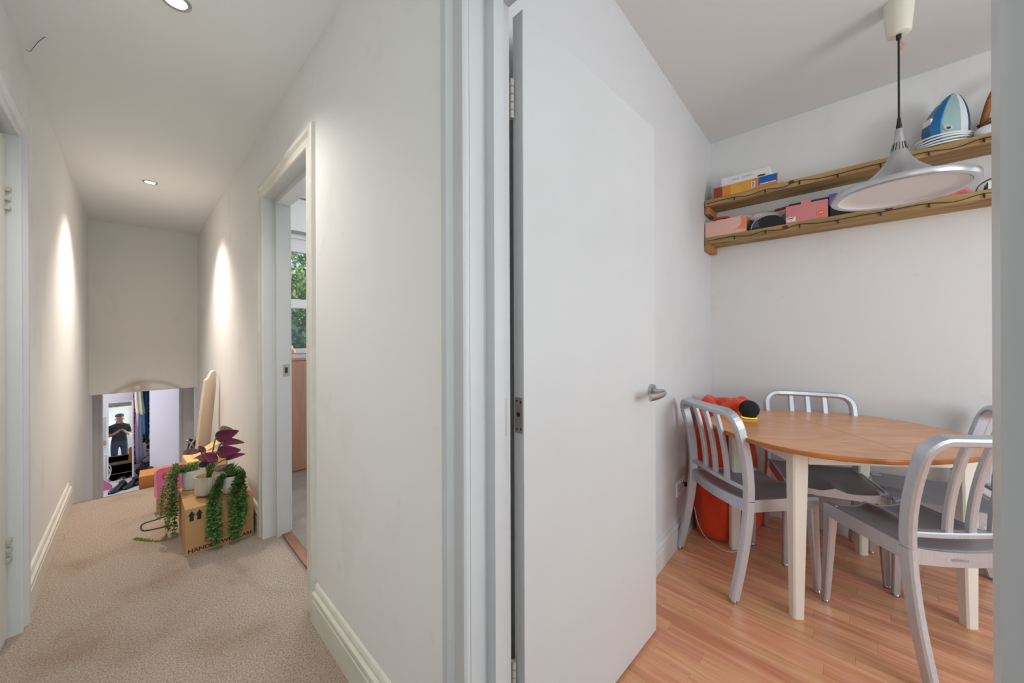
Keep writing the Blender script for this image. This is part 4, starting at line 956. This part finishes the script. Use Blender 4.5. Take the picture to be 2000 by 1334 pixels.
# black cable loop on the carpet
b = nb(); tube(b, smoothpath([(.190, 3.285, .004), (.153, 3.272, .004), (.081, 3.252, .004), (.042, 3.245, .004), (.024, 3.205, .004), (.036, 3.120, .004), (.100, 3.098, .004), (.150, 3.085, .004), (.178, 3.05, .004)], 6), .0032, 6)
tag(link('loose_cable', b, M_black), 'loop of black cable lying on the carpet left of the moving box', 'cable')

# pink gift bag standing against the far side of the box
M_pinkbag = mat('pink_plastic', (232, 118, 168), .3, coat=.3); M_pinkcard = mat('rosy_brown_card', (188, 132, 108), .6)
gb = thing('gift_bag', 'pink glossy bag with cut-out handle standing on the carpet behind the trailing plant', 'bag', (.172, 3.39, 0), .12)
b = nb(); box(b, (-.068, -.055, 0), (.068, .055, .125), .003); link('lower_carton', b, M_pinkcard, gb)
def holed(b, y, th, x0, x1, z0, z1, hx0, hx1, hz0, hz1, lean=0.0):
    out = [(x0, z0), (x1, z0), (x1-.004, z1), (x0+.006, z1)]; cx, cz = (hx0+hx1)/2, (hz0+hz1)/2
    N = 28; ov, iv = [], []
    for k in range(N):
        a = 2*PI*k/N; dx_, dz_ = math.cos(a), math.sin(a)
        tx = ((x1 if dx_ > 0 else x0)-cx)/dx_ if abs(dx_) > 1e-6 else 1e9; tz = ((z1 if dz_ > 0 else z0)-cz)/dz_ if abs(dz_) > 1e-6 else 1e9
        t_ = min(tx, tz); ov.append((cx+dx_*t_, cz+dz_*t_)); iv.append((cx+dx_*(hx1-hx0)/2, cz+dz_*(hz1-hz0)/2))
    for s_ in (0, 1):
        yy = y + s_*th
        o = [b.verts.new((p[0], yy+lean*(p[1]-z0), p[1])) for p in ov]; i2 = [b.verts.new((p[0], yy+lean*(p[1]-z0), p[1])) for p in iv]
        for k in range(N): b.faces.new((o[k], o[(k+1) % N], i2[(k+1) % N], i2[k]))
        if s_ == 0: o0, i0 = o, i2
        else:
            for k in range(N): b.faces.new((o0[k], o0[(k+1) % N], o[(k+1) % N], o[k])); b.faces.new((i0[k], i0[(k+1) % N], i2[(k+1) % N], i2[k]))
b = nb(); holed(b, -.060, .003, -.078, .074, .092, .285, -.052, .018, .205, .268, .22); link('bag_panel', b, M_pinkbag, gb)
b = nb(); holed(b, .050, .003, -.074, .072, .110, .28, -.03, .045, .195, .258, -.12); link('bag_panel', b, M_pinkbag, gb)
b = nb(); prism(b, [(-.056, .10), (.052, .10), (.034, .27), (-.022, .27)], -.079, -.076, axis='x'); link('bag_gusset', b, M_pinkbag, gb)

# cardboard boxes at the head of the stairs
def cbox(lab, loc, sx, sy, h, m, rz=0.0):
    t = thing('cardboard_box', lab, 'box', loc, rz, 'cardboard boxes at the head of the stairs')
    b = nb(); box(b, (-sx/2, -sy/2, 0), (sx/2, sy/2, h), .002); link('carton', b, m, t)
    for s_ in (-1, 1):
        b = nb(); box(b, (-sx/2+.002, min(s_*.0015, s_*(sy/2-.001)), h+.0006), (sx/2-.002, max(s_*.0015, s_*(sy/2-.001)), h+.003)); link('top_flap', b, m, t)
    b = nb(); box(b, (sx/2*.2-.02, -sy/2-.0006, 0), (sx/2*.2+.02, -sy/2, h)); link('tape', b, mat('parcel_tape', (196, 150, 96), .35), t); return t
cbox('orange-brown cardboard box on the top stair, left of the pink bag', (.168, 4.137, -.1875), .29, .20, .268, M_card2, -.03)
cbox('brightly lit pale cardboard box on the landing in front of the leaning board', (.385, 3.815, 0), .235, .26, .215, M_card3, .05)
b = nb(); prism(b, [(-.10, 0), (.10, 0), (.092, .004), (-.092, .004)], -.07, .07, axis='y'); xf(b, Matrix.Rotation(math.radians(-28), 4, 'Y')); t = tag(link('loose_card', b, M_card3), 'loose sheet of pale cardboard tilted on the lit box', 'card'); t.location = (.405, 3.82, .270)

# leaning board with a notched top, in the stairwell
b = nb(); prof = [(-.095, 0), (.070, 0), (.085, .30), (.098, .60), (.100, .86), (.078, .862), (.060, .872), (.045, .905), (.020, .925), (-.012, .925), (-.032, .905), (-.048, .80), (-.070, .45)]
prism(b, prof, -.011, .011, axis='x'); bev = bmesh.ops.bevel(b, geom=list(b.edges), offset=.003, segments=1, affect='EDGES')
lb_ = tag(link('leaning_board', b, M_leanwood), 'tall pale wooden board with a scalloped top leaning on the stairwell wall', 'board')
lb_.matrix_world = Matrix.Translation((.372, 4.16, -.1885)) @ Matrix.Rotation(math.radians(5.6), 4, 'Y') @ Matrix.Rotation(math.radians(4), 4, 'X') @ Matrix.Rotation(PI-math.radians(46), 4, 'Z') @ Matrix.Diagonal((1, .80, 1.16, 1))
# folded black and silver tubular frame behind the lit box
t = thing('folded_frame', 'tangle of bent silver tubes on a small black folded stand in stairwell corner', 'frame', (.385, 4.62, -.375))
for q in ([(-.06, 0, 0), (-.055, 0, .33), (-.02, .0, .50), (.05, 0, .62)], [(.05, .02, 0), (.05, .02, .34), (.0, .02, .50), (-.045, .02, .56)], [(-.03, -.02, 0), (-.03, -.02, .30), (.01, -.02, .44), (.06, -.02, .40), (.07, -.02, .0)]):
    b = nb(); tube(b, smoothpath(q, 6), .0085, 8); link('tube', b, M_alu2, t, True)
b = nb(); prism(b, [(-.05, .20), (.075, .20), (.075, .46), (.03, .54), (-.02, .57), (-.05, .42)], .030, .045, axis='y'); link('black_panel', b, M_black, t)
b = nb(); box(b, (-.07, -.03, 0), (.08, .05, .2), .004); link('base', b, MATS['charcoal_card'], t)

# ================================================================== lower bedroom, seen under the bulkhead
mr = thing('leaning_mirror', 'tall narrow white-framed mirror leaning on the lower bedroom wall, reflecting the stairs', 'mirror', (-.135, 7.13, LOW))
b = nb(); mw, mh = .125, 1.06
for lo, hi in (((-mw, -.012, 0), (-mw+.018, .012, mh)), ((mw-.018, -.012, 0), (mw, .012, mh)), ((-mw+.018, -.012, 0), (mw-.018, .012, .018)), ((-mw+.018, -.012, mh-.018), (mw-.018, .012, mh))): box(b, lo, hi, .002)
link('frame', b, M_white, mr)
b = nb(); box(b, (-mw+.016, -.004, .016), (mw-.016, .004, mh-.016)); link('mirror_glass', b, mat('mirror', (235, 238, 240), .0, 1.0), mr)
mr.rotation_euler = (math.radians(-9.9), 0, math.radians(1.0))
t = thing('framed_print', 'pale framed picture with a brown lower edge on the wall left of the mirror', 'picture', (-.325, 7.45, -.32))
b = nb(); box(b, (-.075, -.02, 0), (.075, 0, .42), .002); link('frame', b, M_white, t)
b = nb(); box(b, (-.058, -.0215, .016), (.058, -.02, .404)); link('print', b, mat('sage_print', (206, 208, 198), .7, noise_amt=.06, nscale=6), t)
b = nb(); box(b, (-.058, -.0225, .016), (.058, -.0215, .085)); link('brown_band', b, mat('tan_print', (196, 160, 124), .7), t)
t = thing('low_cabinet', 'low white cabinet against the lower bedroom wall left of the mirror', 'cabinet', (-.62, 7.33, LOW))
b = nb(); box(b, (-.38, -.115, 0), (.36, .115, .355), .003); link('body', b, M_white, t)
b = nb(); box(b, (-.39, -.125, .3555), (.37, .117, .375), .003); link('top', b, M_white, t)
for k in range(2): b = nb(); box(b, (-.37+.365*k, -.123, .02), (-.012+.365*k, -.1155, .345), .002); link('door', b, M_white, t)
t = thing('pink_gift_bag', 'small pink paper bag with white ribbon on the floor left of the mirror', 'bag', (-.262, 6.86, LOW))
b = nb(); prism(b, [(-.06, 0), (.055, 0), (.060, .03), (.02, .085), (-.06, .16)], -.03, .03, axis='y'); link('body', b, mat('hot_pink_paper', (226, 130, 176), .5), t)
b = nb(); tube(b, smoothpath([(-.02, -.005, .10), (-.03, -.005, .22), (.02, -.005, .27), (.045, -.005, .20), (.02, -.005, .12), (.005, -.005, .08)], 5), .006, 6); link('ribbon', b, mat('white_ribbon', (232, 222, 226), .6), t)
def patterned(name, c1, c2, c3, scale, lo=.45, hi=.55):
    m = bpy.data.materials.new(name); m.use_nodes = True; n = m.node_tree; p = n.nodes['Principled BSDF']; tc = n.nodes.new('ShaderNodeTexCoord')
    z = n.nodes.new('ShaderNodeTexNoise'); z.inputs['Scale'].default_value = scale; z.inputs['Detail'].default_value = 1.5; n.links.new(tc.outputs['Object'], z.inputs['Vector'])
    r = n.nodes.new('ShaderNodeValToRGB'); r.color_ramp.interpolation = 'CONSTANT'; e = r.color_ramp.elements; e[0].color = srgb(*c1); e[0].position = 0; e[1].color = srgb(*c2); e[1].position = lo; x_ = e.new(hi); x_.color = srgb(*c3)
    n.links.new(z.outputs[0], r.inputs[0]); n.links.new(r.outputs[0], p.inputs['Base Color']); p.inputs['Roughness'].default_value = .85; return m
def garment(name, lab, x, y, ztop, zbot, wt, wb, m, ph, depth=.035):
    """bunched cloth hanging from a wall hook: a folded closed tube"""
    b = nb(); N, L = 28, 14; rings = []
    for i in range(L+1):
        f = i/L; z = ztop+(zbot-ztop)*f; w = (wt+(wb-wt)*f**.8)*(.35+.65*min(1, f*6)); d = depth*(.35+.65*min(1, f*5))
        rings.append([b.verts.new((w*.5*math.cos(2*PI*k/N)*(1+.14*math.sin(5*2*PI*k/N+ph+f*1.5)) + .012*math.sin(f*5+ph), d*math.sin(2*PI*k/N)*(1+.25*math.sin(4*2*PI*k/N+ph*2+f)), z+.010*math.sin(3*2*PI*k/N+ph)*(f > .9))) for k in range(N)])
    for r0, r1 in zip(rings, rings[1:]):
        for k in range(N): b.faces.new((r0[k], r0[(k+1) % N], r1[(k+1) % N], r1[k]))
    b.faces.new(rings[0][::-1]); b.faces.new(rings[-1])
    o = tag(link(name, b, m, None, True), lab, 'clothing', 'clothes on the lower bedroom hooks'); o.location = (x, y, 0); return o
t = thing('hook_rail', 'white wall rail of coat hooks above the hanging clothes', 'coat rack', (.08, 7.45, .80))
b = nb(); box(b, (-.16, -.02, -.03), (.16, 0, .03), .003); link('rail', b, M_white, t)
for k in range(4): b = nb(); tube(b, smoothpath([(-.12+.08*k, -.02, .0), (-.12+.08*k, -.06, -.005), (-.12+.08*k, -.075, .025)], 5), .005, 8); link('hook', b, M_chrome, t)
M_flor = patterned('floral_cloth', (70, 40, 96), (196, 60, 150), (236, 130, 178), 26)
garment('floral_dress', 'long magenta and purple floral dress hanging leftmost on the hooks', .005, 7.34, .80, -.60, .05, .085, M_flor, .3)
garment('lilac_dress', 'long pale lilac dress hanging right of the floral dress', .048, 7.30, .80, -.585, .05, .072, mat('pale_lilac_cloth', (206, 204, 232), .85, noise_amt=.05, nscale=30), 1.3)
garment('cream_top', 'short cream top hanging over the lilac dress', .048, 7.225, .80, .10, .06, .085, mat('cream_cloth', (226, 228, 206), .85), 2.1, .03)
garment('dotted_dress', 'black and white dotted dress hanging between lilac and denim', .098, 7.35, .80, -.32, .05, .06, patterned('dotted_cloth', (30, 30, 44), (38, 36, 52), (214, 212, 224), 85, .5, .60), 2.9)
garment('denim_shirt', 'blue denim shirt hanging over the dotted dress', .112, 7.27, .80, -.20, .05, .060, mat('denim_cloth', (62, 98, 142), .85, noise_amt=.18, nscale=20), .9)
garment('leafy_dress', 'black and white leaf-patterned dress hanging rightmost by the door edge', .142, 7.36, .80, -.46, .045, .06, patterned('leafy_cloth', (36, 36, 46), (226, 222, 232), (226, 222, 232), 30, .52, .6), 1.9)
def shoe(lab, x, y, rz, m, tall=0.0, nm='shoe', grp=None):
    t = thing(nm, lab, 'shoe', (x, y, LOW), rz, grp)
    b = nb(); N = 20; sec = [(-.125, .030, .070), (-.10, .036, .085), (-.05, .035, .078+tall*.2), (0, .034, .066), (.05, .042, .050), (.09, .043, .040), (.12, .032, .032), (.138, .010, .022)]
    if tall: sec = [(-.12, .034, .09+tall), (-.10, .044, .10+tall), (-.05, .046, .10+tall), (-.01, .040, .09+tall*.55), (.05, .042, .056), (.09, .043, .044), (.12, .032, .034), (.138, .010, .022)]
    rings = []
    for yy, w, h in sec: rings.append([b.verts.new((w*math.cos(PI*k/N)*(1-.15*math.sin(PI*k/N)), yy, .016+(h-.016)*math.sin(PI*k/N)**.8)) for k in range(N+1)])
    for r0, r1 in zip(rings, rings[1:]):
        for k in range(N): b.faces.new((r0[k], r0[k+1], r1[k+1], r1[k]))
        b.faces.new((r0[N], r0[0], r1[0], r1[N]))
    b.faces.new(rings[0][::-1]); b.faces.new(rings[-1]); up = link('upper', b, m, t, True)
    b = nb(); out = [(-.034, -.12), (.034, -.12), (.038, -.05), (.045, .05), (.040, .10), (.018, .142), (-.018, .142), (-.040, .10), (-.045, .05), (-.038, -.05)]
    prism(b, out, 0, .016); link('sole', b, M_black, t)
    b = nb(); lathe(b, [(.0002, .001), (1, .001), (1, .006), (.0002, .006)], 18); xf(b, Matrix.Translation((0, -.072, (.094 if tall else .078)+tall)) @ Matrix.Rotation(-.25, 4, 'X') @ Matrix.Diagonal((.027, .040, 1, 1))); link('opening', b, M_dark, t)
    return t
M_patent = mat('black_patent_leather', (24, 28, 36), .12, coat=.6)
shoe('shiny black shoe on the pale floor, left one of the pair by the mirror', -.150, 6.74, math.radians(152), M_patent)
shoe('shiny black shoe on the pale floor, right one of the pair by the mirror', -.035, 6.80, math.radians(152), M_patent)
shoe('matt black ankle boot lying behind the shiny shoes, by the orange-brown box', .085, 6.86, math.radians(140), mat('matt_black_leather', (26, 26, 32), .5), .06, 'ankle_boot')
shoe('matt black ankle boot nearest the door edge behind the orange-brown box', .195, 6.97, math.radians(140), MATS['matt_black_leather'], .06, 'ankle_boot')
def soft_bag(nm, lab, loc, sx, sy, sz, m, seed):
    b = nb(); bmesh.ops.create_icosphere(b, subdivisions=4, radius=1)
    for v in b.verts:
        n_ = 1+.22*noise.noise(v.co*1.6+V((seed, 0, 0)))+.07*noise.noise(v.co*5+V((seed, 0, 0))); p = v.co*n_; v.co = V((p.x*sx, p.y*sy, max(p.z, -.75)*sz))
    zm = min(v.co.z for v in b.verts)
    for v in b.verts: v.co.z -= zm
    t = thing(nm, lab, 'bag', loc); link('body', b, m, t, True)
    b = nb(); tube(b, smoothpath([(-sx*.6, 0, sz*1.2), (-sx*.4, 0, sz*2.3), (sx*.4, 0, sz*2.4), (sx*.6, 0, sz*1.2)], 6), .006, 6); link('handle', b, m, t, True); return t
soft_bag('holdall', 'black soft holdall on the floor below the hanging clothes', (.135, 7.19, LOW), .12, .09, .105, mat('black_cloth', (24, 22, 26), .85), 2.0)
soft_bag('drawstring_bag', 'dark grey soft bag resting on top of the black holdall', (.165, 7.19, LOW+.172), .085, .07, .055, mat('dark_grey_cloth', (92, 92, 104), .85), 5.0)

# ================================================================== right-hand bedroom through the doorway
t = thing('oak_cupboard', 'waist-high pinkish oak cupboard seen through the hall doorway', 'cupboard', (1.09, 3.755, 0))
b = nb(); box(b, (-.40, -.215, 0), (.45, .225, .962), .002); link('carcass', b, M_pink_wood, t)
b = nb(); box(b, (-.405, -.228, .9625), (.455, .23, .985), .003); link('top', b, M_pink_wood, t)
for k in range(2): b = nb(); box(b, (-.395+.42*k, -.229, .012), (.020+.42*k, -.2155, .955), .002); link('door', b, M_pink_wood, t)
for k in range(2): b = nb(); tube(b, [(-.02+.095*k, -.2295, .80), (-.02+.095*k, -.245, .80)], .008, 10); link('knob', b, M_chrome, t)
t = thing('tray', 'shallow pale tray of small things on top of the oak cupboard', 'tray', (1.03, 3.66, .9855))
b = nb(); box(b, (-.16, -.10, 0), (.16, .10, .004)); 
for lo, hi in (((-.16, -.10, .004), (.16, -.096, .03)), ((-.16, .096, .004), (.16, .10, .03)), ((-.16, -.096, .004), (-.156, .096, .03)), ((.156, -.096, .004), (.16, .096, .03))): box(b, lo, hi)
link('body', b, mat('clear_grey_plastic', (206, 206, 210), .2, coat=.3), t)
b = nb(); box(b, (-.035, -.03, 0), (.035, .03, .036), .003); o = tag(link('rose_box', b, mat('rose_card', (206, 140, 130), .5)), 'small rose-coloured box in the tray on the oak cupboard', 'box'); o.location = (.972, 3.62, .99)
b = nb(); box(b, (-.03, -.03, 0), (.03, .03, .028), .005); o = tag(link('dark_pouch', b, mat('navy_pouch', (60, 66, 90), .6)), 'small dark pouch in the tray beside the rose box', 'pouch'); o.location = (1.05, 3.62, .99)
t = thing('lotion_bottle', 'small orange bottle with white cap standing in the cupboard tray', 'bottle', (.985, 3.705, .99))
b = nb(); lathe(b, [(.0002, 0), (.024, 0), (.026, .004), (.026, .052), (.020, .064), (.010, .070), (.0002, .070)], 24); link('body', b, mat('orange_bottle', (238, 150, 96), .35), t, True)
b = nb(); lathe(b, [(.0002, .070), (.010, .070), (.010, .084), (.005, .088), (.004, .100), (.0002, .101)], 18); link('cap', b, M_white, t, True)
# trees outside
def tree(lab, loc, rx, rz_, h, n, c1, c2, seed, size):
    rr = random.Random(seed); t = thing('garden_tree', lab, 'tree', loc, 0, 'trees behind the bedroom window')
    b = nb(); tube(b, smoothpath([(0, 0, 0), (.05, .02, h*.4), (-.04, .03, h*.8)], 5), lambda i: .12-.006*i, 8); link('trunk', b, mat('bark', (92, 76, 62), .9), t)
    verts, faces = [], []
    cl = [(rr.uniform(-1, 1)*rx*.8, rr.uniform(-1, 1)*rx*.6, h+rr.uniform(-1, 1)*rz_*.85, rr.uniform(.25, .5)*rx) for _ in range(34)]
    for _ in range(n):
        cx, cy, cz, cr = rr.choice(cl); d = V((rr.gauss(0, 1), rr.gauss(0, 1), rr.gauss(0, 1))).normalized()*cr*(rr.random()**.4)
        p = V((cx, cy, cz))+d; a = V((rr.gauss(0, 1), rr.gauss(0, 1), rr.gauss(0, 1))).normalized(); bb = a.cross(V((rr.gauss(0, 1), rr.gauss(0, 1), rr.gauss(0, 1)))).normalized(); s = size*rr.uniform(.6, 1.3); k = len(verts)
        verts += [p-a*s, p+bb*s*.4, p+a*s, p-bb*s*.4]; faces.append((k, k+1, k+2, k+3))
    me = bpy.data.meshes.new('foliage'); me.from_pydata(verts, [], faces); o = bpy.data.objects.new('foliage', me); col.objects.link(o); o.parent = t; o['kind'] = 'stuff'
    me.materials.append(mat('foliage_%d' % seed, c1, .6, c2=c2, nscale=3, spec=.2))
tree('light green leafy tree filling the upper window pane', (3.4, 12.3, -3.0), 2.6, 2.1, 5.3, 12000, (96, 132, 66), (150, 182, 98), 1, .10)
tree('dark blue-green tree low behind the bedroom window', (2.8, 9.9, -3.0), 2.1, 1.9, 3.3, 15000, (52, 92, 70), (94, 136, 104), 2, .09)

# ================================================================== photographer (only seen in the leaning mirror)
ph = thing('person', 'person in dark t-shirt, jeans and grey cap, reflected in the leaning mirror', 'person', (-.03, -.60, 0), math.radians(-6))
def skin(name, verts, edges, radii, root, parent, sub=2):
    me = bpy.data.meshes.new(name); me.from_pydata([V(v) for v in verts], edges, []); o = bpy.data.objects.new(name, me); col.objects.link(o)
    md = o.modifiers.new('s', 'SKIN'); sv = me.skin_vertices[0].data
    for i, r in enumerate(radii): sv[i].radius = (r, r) if not isinstance(r, tuple) else r
    sv[root].use_root = True
    sd = o.modifiers.new('d', 'SUBSURF'); sd.levels = sub; sd.render_levels = sub
    bpy.context.view_layer.update(); m2 = bpy.data.meshes.new_from_object(o.evaluated_get(bpy.context.evaluated_depsgraph_get())); bpy.data.objects.remove(o)
    o2 = bpy.data.objects.new(name, m2); col.objects.link(o2); o2.parent = parent
    for p in m2.polygons: p.use_smooth = True
    return o2
vv = [(0, 0, .96), (0, .0, 1.10), (0, .005, 1.27), (0, 0, 1.40), (0, .01, 1.49), (0, .03, 1.56), (0, .04, 1.63), (0, .03, 1.69)]
ee = [(i, i+1) for i in range(7)]; rr_ = [(.165, .11), (.15, .10), (.17, .11), (.13, .085), .055, .062, .082, .062]
def add(p, r, par): vv.append(p); rr_.append(r); ee.append((par, len(vv)-1)); return len(vv)-1
add((0, .125, 1.585), .012, 5)
for s_ in (-1, 1):
    h_ = add((s_*.095, 0, .90), .095, 0); k_ = add((s_*.10, .02, .50), .060, h_); a_ = add((s_*.10, -.015, .10), .042, k_); add((s_*.115, .13, .035), .036, a_)
    sh = add((s_*.165, -.005, 1.395), .062, 3); el = add((s_*.215, .03, 1.13), .043, sh); wr = add((s_*.085, .225, 1.19), .028, el); pm = add((s_*.055, .275, 1.215), .030, wr)
    for q in range(4):
        f0 = add((s_*(.045-.006*q), .300, 1.240-.018*q), .0095, pm); f1 = add((s_*(.020-.006*q), .322, 1.246-.018*q), .009, f0); add((s_*(.000-.006*q)*1.0, .318, 1.246-.018*q), .008, f1)
    th_ = add((s_*.042, .262, 1.245), .010, pm); add((s_*.026, .270, 1.268), .009, th_)
body = skin('body', vv, ee, rr_, 0, ph)
for m_ in (mat('skin_tone', (198, 150, 124), .55), mat('dark_tshirt', (58, 60, 72), .85), mat('blue_jeans', (70, 84, 108), .85), M_black): body.data.materials.append(m_)
for p in body.data.polygons:
    c = p.center; armlen = abs(c.x) > .17 and c.z < 1.22 or c.y > .135 and c.z > 1.05 and c.z < 1.35
    p.material_index = 3 if c.z < .09 else 2 if c.z < .97 and abs(c.x) < .215 else 0 if (c.z > 1.475 or armlen) else 1
b = nb(); lathe(b, [(.090, 0), (.092, .03), (.078, .066), (.045, .086), (.0003, .092)], 24, (0, .03, 1.665)); 
prism(b, [(-.07, .10), (-.05, .17), (0, .195), (.05, .17), (.07, .10)], 1.668, 1.676); link('cap', b, mat('grey_cap', (92, 94, 102), .8), ph, True)
for s_ in (-1, 1):
    b = nb(); bmesh.ops.create_uvsphere(b, u_segments=10, v_segments=8, radius=.011); xf(b, Matrix.Translation((s_*.031, .112, 1.622))); link('eye', b, M_white, ph, True)
    b = nb(); bmesh.ops.create_uvsphere(b, u_segments=10, v_segments=8, radius=1); xf(b, Matrix.Translation((s_*.083, .03, 1.60)) @ Matrix.Diagonal((.010, .022, .034, 1))); link('ear', b, MATS['skin_tone'], ph, True)
b = nb(); box(b, (-.025, .108, 1.558), (.025, .114, 1.566), .002); link('mouth', b, mat('lip', (160, 92, 84), .5), ph)
b = nb(); box(b, (-.036, -.005, -.07), (.036, .005, .07), .003); o = tag(link('phone', b, M_black), 'black phone held up in front of the photographer', 'phone'); o.matrix_world = ph.matrix_basis @ Matrix.Translation((0, .303, 1.235)) @ Matrix.Rotation(.5, 4, 'X')
